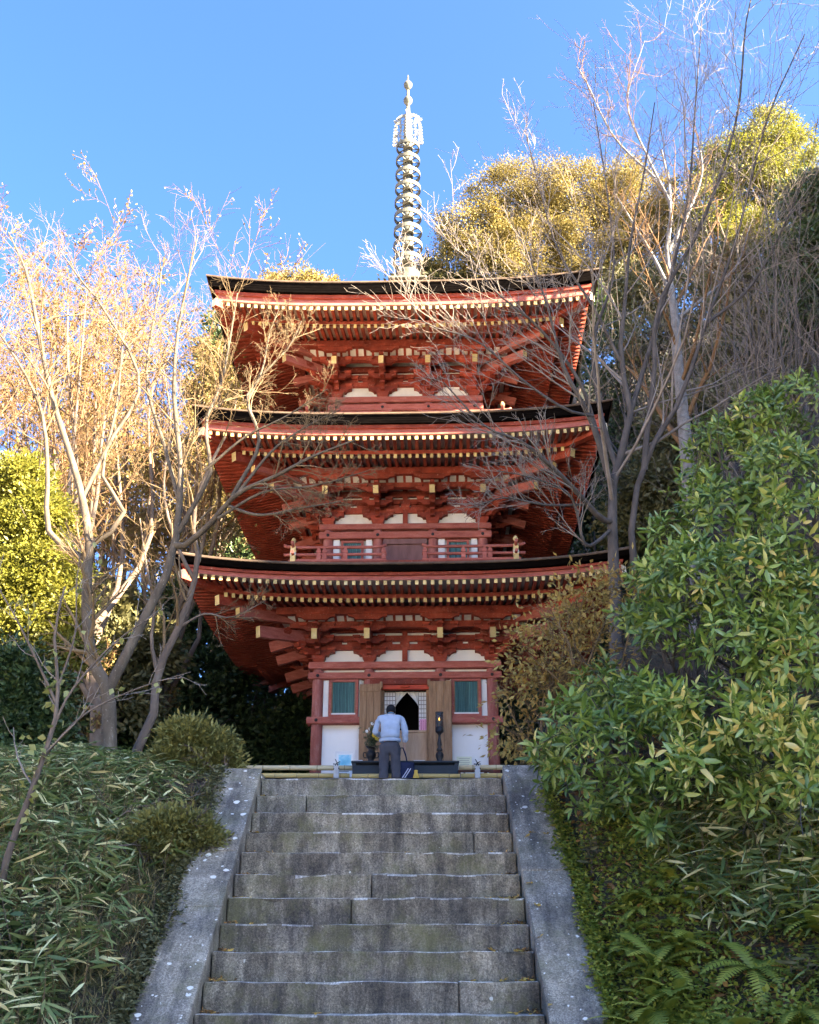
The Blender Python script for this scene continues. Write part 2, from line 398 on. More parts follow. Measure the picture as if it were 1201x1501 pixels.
# ================================================================== STAIRS
stairs = empty('stone_stairs', (ST_X, S_D0-6*S_T, 0))
tag(stairs, 'flight of dark granite steps between sloping stone kerbs climbing to the pagoda', 'stairs')
rs = random.Random(3)
def stone_block(x0, x1, y0, y1, z0, z1, mat, name, jig=.0085):
    bm = bmesh.new(); bmesh.ops.create_cube(bm, size=1)
    for v in bm.verts:
        v.co = Vector(((x0+x1)/2 + v.co.x*(x1-x0), (y0+y1)/2 + v.co.y*(y1-y0), (z0+z1)/2 + v.co.z*(z1-z0)))
    bmesh.ops.bevel(bm, geom=bm.edges[:], offset=.014, segments=2, affect='EDGES', profile=.6)
    # wavy wear: cut across the length
    L = x1-x0; n = max(2, int(L/.11))
    for k in range(1, n):
        xx = x0 + L*k/n
        bmesh.ops.bisect_plane(bm, geom=bm.verts[:]+bm.edges[:]+bm.faces[:], plane_co=(xx,0,0), plane_no=(1,0,0))
    ph = rs.uniform(0, 9)
    for v in bm.verts:
        nz = math.sin(v.co.x*5.1+ph)*.35 + math.sin(v.co.x*13.7+ph*2)*.3 + rs.uniform(-.35,.35)
        if v.co.z > z1-.03: v.co.z += nz*jig
        if v.co.y < y0+.03: v.co.y += nz*jig*.8
        if v.co.z > z1-.05 and v.co.y < y0+.03 and rs.random() < .07: v.co.z -= rs.uniform(.006,.022); v.co.y += rs.uniform(.004,.016)
    me = bpy.data.meshes.new(name); 
    bm.normal_update()
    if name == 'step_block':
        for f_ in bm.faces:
            if f_.normal.z > .35: f_.material_index = 1  # upward faces paler: worn stone, with the nosing highlight put into the colour
    bm.to_mesh(me); bm.free(); me.materials.append(mat); me.materials.append(M['step_worn_lit'])
    o = link(name, me, stairs); o.matrix_parent_inverse = Matrix.Translation(-stairs.location)
    return o
joints = {-6:[.4], -5:[-.3], -4:[.1], -3:[-.5], -2:[.3], -1:[-.2], 0:[], 1:[673], 2:[], 3:[], 4:[515], 5:[545], 6:[], 7:[695], 8:[], 9:[449], 10:[], 11:[]}
for k in range(-6, 11):
    y = S_D0 + k*S_T; z = S_Z0 + k*S_R
    xs_ = [ST_X-ST_W+.004]
    for j in joints.get(k, []):
        zc = .9199*y + .3922*(z-.1-EYE)
        xs_.append((j-600.5)/FOCAL*zc if abs(j) > 10 else j)
    xs_.append(ST_X+ST_W-.004)
    for b_, (x0, x1) in enumerate(zip(xs_[:-1], xs_[1:])):
        prd = rs.uniform(-.006, .006)
        if k == 9 and b_ == 0: prd = -.03
        depth = S_T + .14
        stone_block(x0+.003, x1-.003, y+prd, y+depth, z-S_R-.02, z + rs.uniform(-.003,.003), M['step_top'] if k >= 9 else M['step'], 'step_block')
# sloping kerbs
ang = math.atan2(S_R, S_T)
def kerb(x0, x1, ya, yb, rise=.085, thick=.34):
    za = S_Z0 + (ya-S_D0)*S_R/S_T + rise; zb = S_Z0 + (yb-S_D0)*S_R/S_T + rise
    bm = bmesh.new(); bmesh.ops.create_cube(bm, size=1)
    for v in bm.verts:
        f = v.co.y+.5; yy = ya + (yb-ya)*f; zz = za + (zb-za)*f
        v.co = Vector(((x0+x1)/2 + v.co.x*(x1-x0), yy, zz - (thick if v.co.z < 0 else 0)))
    bmesh.ops.bevel(bm, geom=bm.edges[:], offset=.012, segments=2, affect='EDGES', profile=.6)
    n = 8
    for k in range(1, n):
        bmesh.ops.bisect_plane(bm, geom=bm.verts[:]+bm.edges[:]+bm.faces[:], plane_co=(0, ya+(yb-ya)*k/n, 0), plane_no=(0,1,0))
    for v in bm.verts:
        v.co.x += rs.uniform(-.005,.005); v.co.z += rs.uniform(-.005,.005)
        if rs.random() < .06: v.co.z -= rs.uniform(.004,.015)
    me = bpy.data.meshes.new('kerb_slab'); bm.to_mesh(me); bm.free(); me.materials.append(M['kerb'])
    o = link('kerb_slab', me, stairs); o.matrix_parent_inverse = Matrix.Translation(-stairs.location)
def kerb_y(py):      # where the kerb plane (slope, 0.085 above the nosings) meets photo row py
    e = math.tan(elev(py)); m_ = S_R/S_T; z_ = S_Z0 + .085 - EYE
    return (z_ - m_*S_D0)/(e - m_)
KT = TOPY + .02
lj = [kerb_y(1620)-.7, kerb_y(1502)-.0, kerb_y(1328), kerb_y(1247), KT]
lj = [6.0-.9, 7.25, kerb_y(1328), kerb_y(1247), KT]
for ya, yb in zip(lj[:-1], lj[1:]): kerb(ST_X-ST_W-.37, ST_X-ST_W, ya+.005, yb-.005, rs.uniform(.078,.09))
rj = [6.0-.9, 7.05, kerb_y(1275), KT+.05]
for ya, yb in zip(rj[:-1], rj[1:]): kerb(ST_X+ST_W, ST_X+ST_W+.37, ya+.005, yb-.005, rs.uniform(.078,.09))
# level landing kerbs at the top
for x0, x1 in ((ST_X-ST_W-.37, ST_X-ST_W), (ST_X+ST_W, ST_X+ST_W+.37)):
    stone_block(x0, x1, KT+.055, KT+.5, TOPZ-.3, TOPZ+.06, M['kerb'], 'kerb_slab')
# ================================================================== PAGODA
PX, PY, PZ, PYAW = -0.045, 24.16, 4.75, -0.028
def ZL(py, t):
    """height above the pagoda base of something seen at photo row py, t metres in front of the axis"""
    return (PY - t)*math.tan(elev(py)) + EYE - PZ
pag = empty('pagoda', (PX, PY, PZ), PYAW)
tag(pag, 'three-storey red wooden pagoda with white plaster panels and bronze spire', 'pagoda')

def ring(prof, nseg=28, lift=0.0, w=4.3, t0=2.6, closed=False, m=0, power=3.0):
    """loft prof [(t,z)] round four mitred sides; corners sweep up by lift towards t=w"""
    V = []; F = []
    for (t, z) in prof:
        fac = max(0.0, min(1.0, (t-t0)/(w-t0))); fac = fac*fac*(3-2*fac) if fac < 1 else 1
        for side in range(4):
            for k in range(nseg):
                # finer near the corners
                u = -1 + 2*k/nseg; uu = math.sin(u*math.pi/2)
                x, y = t*uu, -t
                zz = z + lift*fac*abs(uu)**power
                for _ in range(side): x, y = -y, x
                V.append((x, y, zz))
    n = 4*nseg; P = len(prof)
    for i in range(P if closed else P-1):
        j = (i+1) % P
        for k in range(n): F.append((i*n+k, i*n+(k+1)%n, j*n+(k+1)%n, j*n+k))
    mb = MB(); mb.add(V, F, m); return mb

def arc_arm(half, h, endh, n=5):
    """bracket arm outline in (x,z): flat top at z=h, bottom curves up to the ends"""
    pts = [(-half, h), (half, h), (half, h-endh)]
    c = half*.62
    for i in range(1, n+1):
        a = i/n*math.pi/2
        pts.append((half - (half-c)*math.sin(a)*1.0, (h-endh)*math.cos(a)))
    for i in range(n, 0, -1):
        a = i/n*math.pi/2
        pts.append((-half + (half-c)*math.sin(a), (h-endh)*math.cos(a)))
    pts.append((-half, h-endh))
    return pts
def block_mesh(w, h):
    """bearing block: square above, tapering cup below"""
    mb = MB(); a, b = w/2, w*.34; zz = h*.42
    vs_ = []
    for s_, z in ((b, 0), (a*.98, zz), (a, zz), (a, h)):
        vs_ += [(-s_,-s_,z),(s_,-s_,z),(s_,s_,z),(-s_,s_,z)]
    fs_ = [(3,2,1,0),(12,13,14,15)]
    for i in range(3):
        for k in range(4): fs_.append((i*4+k, i*4+(k+1)%4, i*4+4+(k+1)%4, i*4+4+k))
    mb.add(vs_, fs_); return mb

STOREYS = [
 dict(a=1.815, cols=.41, w=4.243, wb=3.65, lift=.225,
      tip=(851,857), base=(877,882.6), fas=(840,851), eave=(827,840), pur=(888,897), strut=(897,911), low=(910,919),
      tail=(919,936), daiwa=(969,979), nage=(985,994.5), ties=((944,952),(931.5,940),(919,926.5)), wallbot=1145, wtop=952),
 dict(a=1.706, cols=.356, w=4.122, wb=3.54, lift=.20,
      tip=(637,644), base=(665,671), fas=(624,637), eave=(607,624), pur=(684,692), strut=(692,707.5), low=(707,714),
      tail=(710,722.6), daiwa=(766.6,774.6), nage=(779,788.7), ties=((743.5,751.5),(732,739.5),(720,728)), wallbot=840, wtop=751.4),
 dict(a=1.608, cols=.333, w=4.072, wb=3.49, lift=.20,
      tip=(446.6,453), base=(474,479.5), fas=(433,446.6), eave=(414,433), pur=(497,506), strut=(507,521.6), low=(521,527),
      tail=(520,531.4), daiwa=(580,588), nage=(592,601), ties=((559.5,566),(549,556),(537,545)), wallbot=640, wtop=566),
]
block_me = block_mesh(.19, .115).mesh('bearing_block', M['red'])
big_block_me = block_mesh(.29, .19).mesh('capital_block', M['red'])
unit_raft = MB().beam((0,0,0), (0,-1,0), .066, .085, 0, (0,0,1), 1)
raft_me = unit_raft.mesh('rafter', [M['red'], M['cream']])

def storey(si, S):
    a, w, wb, lift = S['a'], S['w'], S['wb'], S['lift']
    zt = ZL(S['tip'][1], w); zt_top = ZL(S['tip'][0], w)
    zb = ZL(S['base'][1], wb); zb_top = ZL(S['base'][0], wb)
    pt = a + .85                                   # purlin distance
    zp1 = ZL(S['pur'][0], pt+.07); zp0 = zp1 - .16
    LT0 = a + .7
    def liftf(x, t):
        fac = max(0., min(1., (t-LT0)/(w-LT0))); fac = fac*fac*(3-2*fac)
        return lift*fac*min(1., abs(x)/t)**3.0
    # ---- base rafters: over the purlin down to the tips
    rh = .085
    # bottom line of base rafters: (pt, zp1) -> (wb, zb)
    slope_b = (zp1 - zb)/(wb - pt)
    # flying rafters start on the tie beam above the base tips
    zk0 = zb_top + .005; zk1 = zk0 + .085          # kioi beam
    tf = wb - .12
    slope_f = (zk1 - (zt))/(w - tf)
    sp = .1525
    def one_rafter(name, x, t0, t1, z0, z1, me, par, rz=0.0):
        """rafter bottom from (t0,z0) to (t1,z1), at offset x"""
        p1 = Vector((x, -t1, z1 + liftf(x, t1) + rh/2)); p0 = Vector((x, -t0, z0 + liftf(x, t0) + rh/2))
        d = p1 - p0; ang = math.atan2(d.z, -d.y)
        o = link(name, me, par, p0, (-ang, 0, 0), (1, d.length, 1))
        return o
    side = MB()
    def side_raft(x, t0, t1, z0, z1):
        for sgn in (-1, 1):
            p0 = (sgn*t0, x, z0 + liftf(x, t0) + rh/2); p1 = (sgn*t1, x, z1 + liftf(x, t1) + rh/2)
            side.beam(p0, p1, .066, rh, 0, (0,0,1), 1)
    n = int(w/sp)
    for k in range(-n, n+1):
        x = k*sp
        t0 = max(tf-.35, abs(x)+.05)
        if t0 < w-.03:
            one_rafter('flying_rafter', x, t0, w, zt + slope_f*(w-t0), zt, raft_me, pag)
            side_raft(x, t0, w, zt + slope_f*(w-t0), zt)
    n = int(wb/sp)
    for k in range(-n, n+1):
        x = k*sp
        t0 = max(a-.02, abs(x)+.05)
        if t0 < wb-.03:
            one_rafter('base_rafter', x, t0, wb, zb + slope_b*(wb-t0), zb, raft_me, pag)
            side_raft(x, t0, wb, zb + slope_b*(wb-t0), zb)
    o = side.build('side_rafters', [M['red'], M['cream']], pag); tag(o, kind='stuff')
    # hip rafters at the four corners
    for sx in (-1, 1):
        for sy in (-1, 1):
            if sy > 0 and sx > 0: continue
            hb = MB()
            c1 = Vector((sx*(wb+.02), sy*(wb+.02), zb+.0+lift*((max(0,(wb-LT0)/(w-LT0)))**2)*.7))
            c0 = Vector((sx*(a+.1), sy*(a+.1), zp1+.10))
            hb.beam(c0, c1, .15, .20, 0, (0,0,1), 1)
            hb.build('lower_hip_rafter', [M['red'], M['cream']], pag)
            hb = MB()
            d1 = Vector((sx*(w+.05), sy*(w+.05), zt+lift+.015)); d0 = Vector((sx*(wb-.6), sy*(wb-.6), zk1+.10))
            hb.beam(d0, d1, .15, .19, 0, (0,0,1), 1)
            hb.build('upper_hip_rafter', [M['red'], M['cream_pale']], pag)
    # boards above the rafters (seen between them)
    prof = [(a-.05, zb+slope_b*(wb-a+.05)+rh+.004), (pt, zp1+rh+.004), (wb+.0, zb+rh+.004)]
    ring(prof, 24, lift, w, LT0).build('soffit_board', M['board'], pag)
    prof = [(tf-.3, zt+slope_f*(w-tf+.3)+rh+.006), (w+.02, zt+rh+.006)]
    ring(prof, 24, lift, w, LT0).build('flying_soffit_board', M['board'], pag)
    # kioi: red beam on the base-rafter tips
    prof = [(wb-.10, zk0), (wb-.015, zk0), (wb-.015, zk1), (wb-.10, zk1)]
    ring(prof, 28, lift, w, LT0, True).build('tie_strip', M['red'], pag)
    # fascia boards over the flying tips
    zf0 = zt_top + .012; zf1 = ZL(S['fas'][0], w+.02)
    hmid = zf0 + (zf1-zf0)*.66
    prof = [(w-.10, zf0), (w-.01, zf0), (w-.01, hmid), (w-.10, hmid)]
    ring(prof, 32, lift, w, LT0, True).build('fascia', M['red_faded'], pag)
    prof = [(w-.08, hmid+.004), (w+.045, hmid+.004), (w+.055, zf1+.01), (w-.08, zf1+.01)]
    ring(prof, 32, lift, w, LT0, True).build('upper_fascia', M['red'], pag)
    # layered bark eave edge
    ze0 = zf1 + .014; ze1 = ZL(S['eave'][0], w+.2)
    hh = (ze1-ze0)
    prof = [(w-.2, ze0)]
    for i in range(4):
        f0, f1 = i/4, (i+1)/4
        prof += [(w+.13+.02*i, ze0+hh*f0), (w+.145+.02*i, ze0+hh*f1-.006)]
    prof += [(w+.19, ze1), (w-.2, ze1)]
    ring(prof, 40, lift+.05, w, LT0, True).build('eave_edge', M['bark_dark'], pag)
    # the roof itself
    tt = w+.23; z0 = ze1+.004
    if si < 2:
        inner = STOREYS[si+1]['a'] + .12
        zin = ZL((826, 612)[si], inner+.6) - .02
        pr = [(tt-.02, z0-.012), (tt, z0), (tt, z0+.035), (tt-.04, z0+.05)]
        for i in range(1, 9):
            f = i/8; t = tt-.04 + (inner-tt+.04)*f
            pr.append((t, z0+.05 + (zin-z0-.05)*(f*.8 + .2*f*f)))
        ring(pr, 40, lift+.05, w, LT0).build('roof', M['bark'], pag)
    else:
        zin = ZL(413, .45) - .12; inner = .42
        pr = [(tt-.02, z0-.012), (tt, z0), (tt, z0+.035), (tt-.04, z0+.05)]
        for i in range(1, 15):
            f = i/14; t = tt-.04 + (inner-tt+.04)*f
            pr.append((t, z0+.05 + (zin-z0-.05)*(f*.62 + .38*f*f)))
        pr.append((0.01, zin+.01))
        ring(pr, 40, lift+.05, w, LT0).build('roof', M['bark'], pag)
        S['apex'] = zin
    # ---- purlin and inclined strut ceiling
    for (t, z0_, z1_, nm) in ((pt, zp0, zp1-.003, 'eave_purlin'), (a+.5, ZL(S['low'][1], a+.57), ZL(S['low'][0], a+.57), 'middle_purlin')):
        prof = [(t-.07, z0_), (t+.07, z0_), (t+.07, z1_), (t-.07, z1_)]
        ring(prof, 2, 0, 9, 8, True).build(nm, M['red'], pag)
    zs0 = ZL(S['low'][0], a+.57); zs1 = zp0+.03
    ring([(a+.5, zs0-.01), (pt-.03, zs1)], 2, 0, 9, 8).build('cove_panel', M['plaster_old'], pag)
    ncr = 24; half = a+.62
    for k in range(-ncr//2, ncr//2+1):
        x = k*half*2/ncr
        mb = MB(); pts = []
        for i in range(6):
            f = i/5; pts.append((-(a+.53+ (pt-.06-a-.53)*f) - .05*math.sin(f*math.pi), zs0 + (zs1-zs0)*f))
        q = [(y-.022, z-.012) for y, z in pts]
        mb.prism([*pts, *[(y+.05, z+.03) for y, z in pts[::-1]]], x-.028, x+.028, 'yz')
        mb.build('cove_rib', M['red'], pag)
    # ---- wall, columns, beams
    zd0, zd1 = ZL(S['daiwa'][1], a+.14), ZL(S['daiwa'][0], a+.14)
    zn0, zn1 = ZL(S['nage'][1], a+.13), ZL(S['nage'][0], a+.13)
    base = .12 if si == 0 else ZL(S['wallbot'], a)
    S['base'] = base
    cr = .118 if si == 0 else .112
    cx = [-a, -a*S['cols'], a*S['cols'], a]
    for i, x in enumerate(cx):
        for y in ((-a, a) if i in (0, 3) else (-a,)):
            mb = MB(); mb.lathe([(cr, base), (cr, zd0-.12), (cr*.93, zd0-.03), (cr*.86, zd0-.002)], (x, y, 0), 20)
            mb.build('column', M['red_post'], pag)
    for y in cx[1:3]:
        for x in (-a, a):
            mb = MB(); mb.lathe([(cr, base), (cr, zd0-.12), (cr*.86, zd0-.002)], (x, y, 0), 14)
            mb.build('column', M['red_post'], pag)
    L = a+.20
    def frame4(nm, z0_, z1_, th, ext, mat, bev=.012):
        for s_ in (-1, 1):
            mb = MB(); mb.b2((-ext, s_*(a-.02)-th/2, z0_), (ext, s_*(a-.02)+th/2, z1_), 0, bev); mb.build(nm, mat, pag)
            mb = MB(); mb.b2((s_*(a-.02)-th/2, -a+.1, z0_+.006), (s_*(a-.02)+th/2, a-.1, z1_-.006), 0, bev); mb.build(nm, mat, pag)
    frame4('top_plate', zd0, zd1, .30, L, M['red_faded'])
    frame4('head_rail', zn0, zn1, .34, L, M['red_faded'])
    # nail covers on the head rail
    for x in cx:
        mb = MB(); mb.lathe([(.036,0),(.036,.012),(.02,.022),(0.0005,.024)], (0,0,0), 8)
        o = mb.build('nail_cover', M['iron'], pag, (x, -(a-.02)-.17, (zn0+zn1)/2), (math.pi/2,0,0))
    # plaster core: full wall behind
    zc = zp1
    wi = a-.03
    mb = MB()
    for (x0, x1) in zip(cx[:-1], cx[1:]):
        if si == 0 and x0 == cx[1]: z_lo = zn0-.05
        elif si == 1 and x0 == cx[1]: z_lo = zn0-.05
        else: z_lo = base+.01
        mb.b2((x0, -wi, z_lo), (x1, -wi+.08, zc-.03))
    mb.b2((-wi, -wi+.1, base+.01), (-wi+.08, wi-.1, zc-.03)); mb.b2((wi-.08, -wi+.1, base+.01), (wi, wi-.1, zc-.03)); mb.b2((-wi, wi-.08, base+.01), (wi, wi, zc-.03))
    mb.build('plaster_wall', M['plaster'] if si == 0 else M['plaster_old'], pag)
    # tie beams through the bracket zone in the wall plane
    for (p0, p1) in S['ties']:
        z1_, z0_ = ZL(p0, a+.05), ZL(p1, a+.05)
        frame4('wall_tie_beam', z0_, z1_, .15, a+.30, M['red'], 0)
    # centre post under the tie beams (middle bay)
    if si < 2:
        zz = ZL(S['ties'][2][0], a)
        mb = MB(); mb.b2((-.055, -a-.07, zd1+.002), (.055, -a+.02, zz)); mb.build('strut_post', M['red'], pag)
        o = link('bearing_block', block_me, pag, (0, -a-.015, ZL(S['ties'][0][0], a)-.09)); o.scale = (1.05, .9, 1)
    # ---- bracket sets
    tz0, tz1 = ZL(S['tail'][1], a+1.05), ZL(S['tail'][0], a+1.05)
    H = zp0 - zd1                                # height of the bracket zone
    l0 = zd1+.19; st = (H-.19)/3.25
    def bracket_mesh(kind):
        mb = MB()
        if kind == 'front':
            # wall-plane arms, two levels
            for lv, hf in ((0, .34), (1, .48)):
                z = l0 + lv*st - .05
                mb.prism([(x, z+zz) for x, zz in arc_arm(hf, st*.62, st*.25)], -.055-.06*(lv==0), .05, 'xz')
        # stepping arms forward (out of the wall)
        for lv, reach in ((0, .42), (1, .70), (2, .97)):
            z = l0 + lv*st - .05
            poly = [(.05, z+st*.62), (-reach, z+st*.62), (-reach, z+st*.38)]
            for i in range(1, 6):
                an = i/5*math.pi/2; poly.append((-reach+.17*math.sin(an), z+st*.38*math.cos(an)))
            poly.append((.05, z))
            if lv < 2 or kind == 'front': mb.prism(poly, -.05, .05, 'yz')
        # cross arms parallel to the wall on each step
        for lv, out, hf in ((1, .31, .33), (2, .58, .36), (3, .85, .40)):
            z = l0 + lv*st - .05 + (.0 if lv < 3 else -.02)
            mb.prism([(x, z+zz+.012) for x, zz in arc_arm(hf, st*.56, st*.24)], -out-.048, -out+.048, 'xz')
        return mb.mesh('bracket_set', M['red'])
    bm_f = bracket_mesh('front'); bm_s = bracket_mesh('side')
    tail_len = 1.5
    tm = MB(); tm.beam((0, .2, tz0+ (tz1-tz0)/2 + .30*1.25), (0, -1.05, (tz0+tz1)/2), .115, (tz1-tz0)*.86, 0, (0,0,1), 1)
    tail_me = tm.mesh('tail_rafter', [M['red_faded'], M['cream']])
    def bset(x, y, rz, kind):
        b = link('bracket_set', bm_f if kind != 'sidecorner' else bm_s, pag, (x, y, 0), (0,0,rz))
        if kind != 'sidecorner':
            link('capital_block', big_block_me, b, (0, 0, zd1+.002))
            for lv, hf in ((0, .27), (1, .41)):
                z = l0 + lv*st - .05 + st*.62
                for s_ in (-1, 1): link('bearing_block', block_me, b, (s_*hf, -.06, z+.001), (0,0,0), (.9,.9,(st*.36)/.115))
        for lv, out, hf in ((1, .31, .26), (2, .58, .29), (3, .85, .33)):
            z = l0 + lv*st - .05 + st*.56 + .012 - (.02 if lv == 3 else 0)
            hgt = st*.34 if lv < 3 else max(.04, zp0-z-.004)
            for s_ in (-1, 0, 1):
                link('bearing_block', block_me, b, (s_*hf, -out, z+.001), (0,0,0), (.85,.85,hgt/.115))
        link('tail_rafter', tail_me, b, (0,0,0))
        return b
    for x in cx: bset(x, -a, 0, 'front')
    for y in cx:
        k = 'sidecorner' if y in (cx[0], cx[3]) else 'front'
        bset(-a, y, -math.pi/2, k); bset(a, y, math.pi/2, k)
    # diagonal corner beams
    for sx in (-1, 1):
        for (e, dz, hgt) in ((1.13, .02, 1.0), (1.50, .34, 1.0)):
            mb = MB(); q = a+e; zc_ = (tz0+tz1)/2 + dz
            mb.beam((sx*(a+.15), -(a+.15), zc_+.14*(e-.1)), (sx*q, -q, zc_), .135, (tz1-tz0)*.95, 0, (0,0,1), 1)
            mb.build('corner_tail_rafter', [M['red_faded'], M['cream']], pag)
        mb = MB(); q = a+1.0; zc_ = (tz0+tz1)/2+.02
        mb.beam((sx*(a+.15), (a+.15), zc_+.2), (sx*q, q, zc_), .135, (tz1-tz0)*.95, 0, (0,0,1), 1)
        mb.build('corner_tail_rafter', [M['red_faded'], M['cream']], pag)
        # stepped curved diagonal arms below
        for lv, reach in ((0, .40), (1, .70)):
            mb = MB(); z = l0 + lv*st - .05; poly = [(-.05, z+st*.62), (-reach*1.35, z+st*.62), (-reach*1.35, z+st*.38)]
            for i in range(1, 6):
                an = i/5*math.pi/2; poly.append((-reach*1.35+.2*math.sin(an), z+st*.38*math.cos(an)))
            poly.append((-.05, z))
            mb.prism(poly, -.06, .06, 'yz')
            mb.build('corner_bracket_arm', M['red'], pag, (sx*a, -a, 0), (0,0,sx*math.pi/4))
            link('bearing_block', block_me, pag, (sx*(a+reach*.92), -(a+reach*.92), z+st*.62), (0,0,math.pi/4))
    for o in pag.children: pass
    return dict(cx=cx, zn0=zn0, zn1=zn1, zd0=zd0, zd1=zd1, base=base, a=a, cr=cr)

G = [storey(i, S) for i, S in enumerate(STOREYS)]

# ------------------------------------------------------------------ ground storey: windows, doors, rails
g = G[0]; a = g['a']; fy = -a
zk1, zk0 = ZL(1050.4, a+.13), ZL(1060.3, a+.13)
for (x0, x1) in ((-a-.2, -.925), (.925, a+.2)):
    mb = MB(); mb.b2((x0, fy-.17, zk0), (x1, fy+.12, zk1), 0, .012); r_ = mb.build('dado_rail', M['red_faded'], pag)
for s_ in (-1, 1):
    mb = MB(); mb.b2((s_*(a-.02)-.14, -a+.13, zk0+.005), (s_*(a-.02)+.14, a-.1, zk1-.005), 0, .012); mb.build('dado_rail', M['red_faded'], pag)
    for xx in (s_*a,):
        mb = MB(); mb.lathe([(.036,0),(.036,.012),(.02,.022),(0.0005,.024)], (0,0,0), 8)
        mb.build('nail_cover', M['iron'], pag, (xx, fy-.17, (zk0+zk1)/2), (math.pi/2,0,0))
def bar_window(name, x0, x1, z0, z1, y, frame_mat, fw=.055, nb=13, par=None, white=True):
    w = MB()
    w.b2((x0, y-.07, z0), (x0+fw, y+.03, z1)); w.b2((x1-fw, y-.07, z0), (x1, y+.03, z1))
    w.b2((x0+fw, y-.066, z0), (x1-fw, y+.03, z0+fw*.9)); w.b2((x0+fw, y-.066, z1-fw*.9), (x1-fw, y+.03, z1))
    win = w.build(name, frame_mat, pag)
    ix0, ix1, iz0, iz1 = x0+fw, x1-fw, z0+fw*.9, z1-fw*.9
    mb = MB(); mb.b2((ix0, y-.002, iz0), (ix1, y+.02, iz1)); mb.build('backing', M['teal_dark'], win)
    if white:
        mb = MB(); mb.b2((ix0, y-.052, iz0), (ix1, y-.004, iz0+.035)); mb.build('white_sill', M['white_paint'], win); iz0 += .036
        
        for q0, q1 in ((ix0, ix0+.02), (ix1-.02, ix1)):
            mb = MB(); mb.b2((q0, y-.05, iz0), (q1, y-.004, iz1)); mb.build('inner_trim', M['door_wood'], win)
        ix0 += .021; ix1 -= .021
    sp = (ix1-ix0)/nb
    for k in range(nb):
        xx = ix0 + sp*(k+.5)
        mb = MB(); mb.box((xx, y-.022, (iz0+iz1)/2), (sp*.80, sp*.55, iz1-iz0-.002), 0, Matrix.Rotation(R(random.uniform(-9,9)),3,'Z'))
        mb.build('window_bar', M['teal'], win)
    return win
zw0, zw1 = zk1+.004, ZL(996.6, a+.05)-.0
zw1 = min(zw1, g['zn0']-.004)
pxm = 22.9/1600.0                                # metres per photo pixel at the facade
def FX(px, py=1030): return (px-594.1)*pxm*.991
for (p0, p1, nm) in ((483.2, 526.2, 'left'), (662, 705.5, 'right')):
    bar_window('window', FX(p0), FX(p1), zw0, zw1, fy-.045, M['red_faded'])
for (p0, p1) in ((474.6, 482.4), (706.2, 714.0)):
    mb = MB(); mb.b2((FX(p0), fy-.05, zw0), (FX(p1), fy-.02, zw1), 0, .004); mb.build('white_strip', M['white_paint'], pag)
for px in (527, 660.5):
    mb = MB(); mb.b2((FX(px), fy-.065, zw0), (FX(px)+.05, fy-.02, zw1), 0, .004); mb.build('door_jamb_strip', M['plaster_old'], pag)
# door head, vermilion lintel, recess
zl1 = g['zn0']-.003; zl0 = ZL(1003.7, a+.1)
dx0, dx1 = FX(560), FX(629)
mb = MB(); mb.b2((FX(543), fy-.13, zl0), (FX(645), fy+.02, zl1), 0, .008); mb.build('door_head', M['red'], pag)
zl2 = ZL(1010.5, a+.08)
mb = MB(); mb.b2((FX(558.5), fy-.10, zl2), (FX(630.5), fy+.02, zl0-.002), 0, .006); lin = mb.build('lintel', M['red_bright'], pag)
mb = MB(); mb.lathe([(.10,0),(.10,.02),(.06,.035),(.0005,.04)], (0,0,0), 16)
mb.build('lintel_boss', M['red_bright'], lin, ((dx0+dx1)/2, fy-.10, zl2+.05), (math.pi/2,0,0), ).scale = (1,.32,1)
yb = fy+.10                                       # shoji plane
sill = ZL(1071.6, a-.1); bot = g['base']+.02
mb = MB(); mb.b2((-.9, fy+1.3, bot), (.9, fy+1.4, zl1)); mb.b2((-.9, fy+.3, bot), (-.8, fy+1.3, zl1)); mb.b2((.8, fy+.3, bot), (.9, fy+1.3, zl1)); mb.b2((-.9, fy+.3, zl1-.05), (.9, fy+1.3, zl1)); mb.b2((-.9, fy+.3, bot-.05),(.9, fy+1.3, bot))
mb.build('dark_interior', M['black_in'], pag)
for s_ in (-1, 1):                                # jambs
    mb = MB(); xx = dx0 if s_ < 0 else dx1
    mb.b2((xx-.05, fy-.02, bot), (xx+.05, fy+.30, zl2), 0, .004)
    mb.build('door_jamb', M['door_wood'], pag)
mb = MB(); mb.b2((dx0+.05, yb+.02, bot), (dx1-.05, yb+.06, sill)); lowp = mb.build('lower_door_panel', M['panel_wood'], pag)
mb = MB(); mb.b2((dx0+.05, yb-.01, sill-.03), (dx1-.05, yb+.018, sill+.012)); mb.b2((dx0+.05, yb-.006, bot+.18), (dx1-.05, yb+.018, bot+.21)); mb.b2(((dx0+dx1)/2+.02, yb-.004, bot), ((dx0+dx1)/2+.05, yb+.017, sill)); mb.build('panel_rail', M['panel_wood'], lowp)
def shoji(x0, x1, nx, nz):
    mb = MB(); mb.b2((x0, yb+.03, sill+.013), (x1, yb+.045, zl2-.003)); p = mb.build('shoji_screen', M['paper'], pag)
    mb = MB()
    for i in range(nx+1):
        xx = x0 + (x1-x0)*i/nx; wd = .014 if i in (0, nx) else .008
        mb.b2((max(x0,xx-wd/2), yb+.008, sill+.014), (min(x1,xx+wd/2), yb+.029, zl2-.004))
    for i in range(nz+1):
        zz = sill+.02 + (zl2-.012-sill-.02)*i/nz
        mb.b2((x0, yb+.010, zz-.0045), (x1, yb+.0285, zz+.0045))
    mb.build('lattice', M['lattice'], p); return p
shoji(dx0+.05, FX(580), 4, 9); sr = shoji(FX(614), dx1-.05, 3, 9)
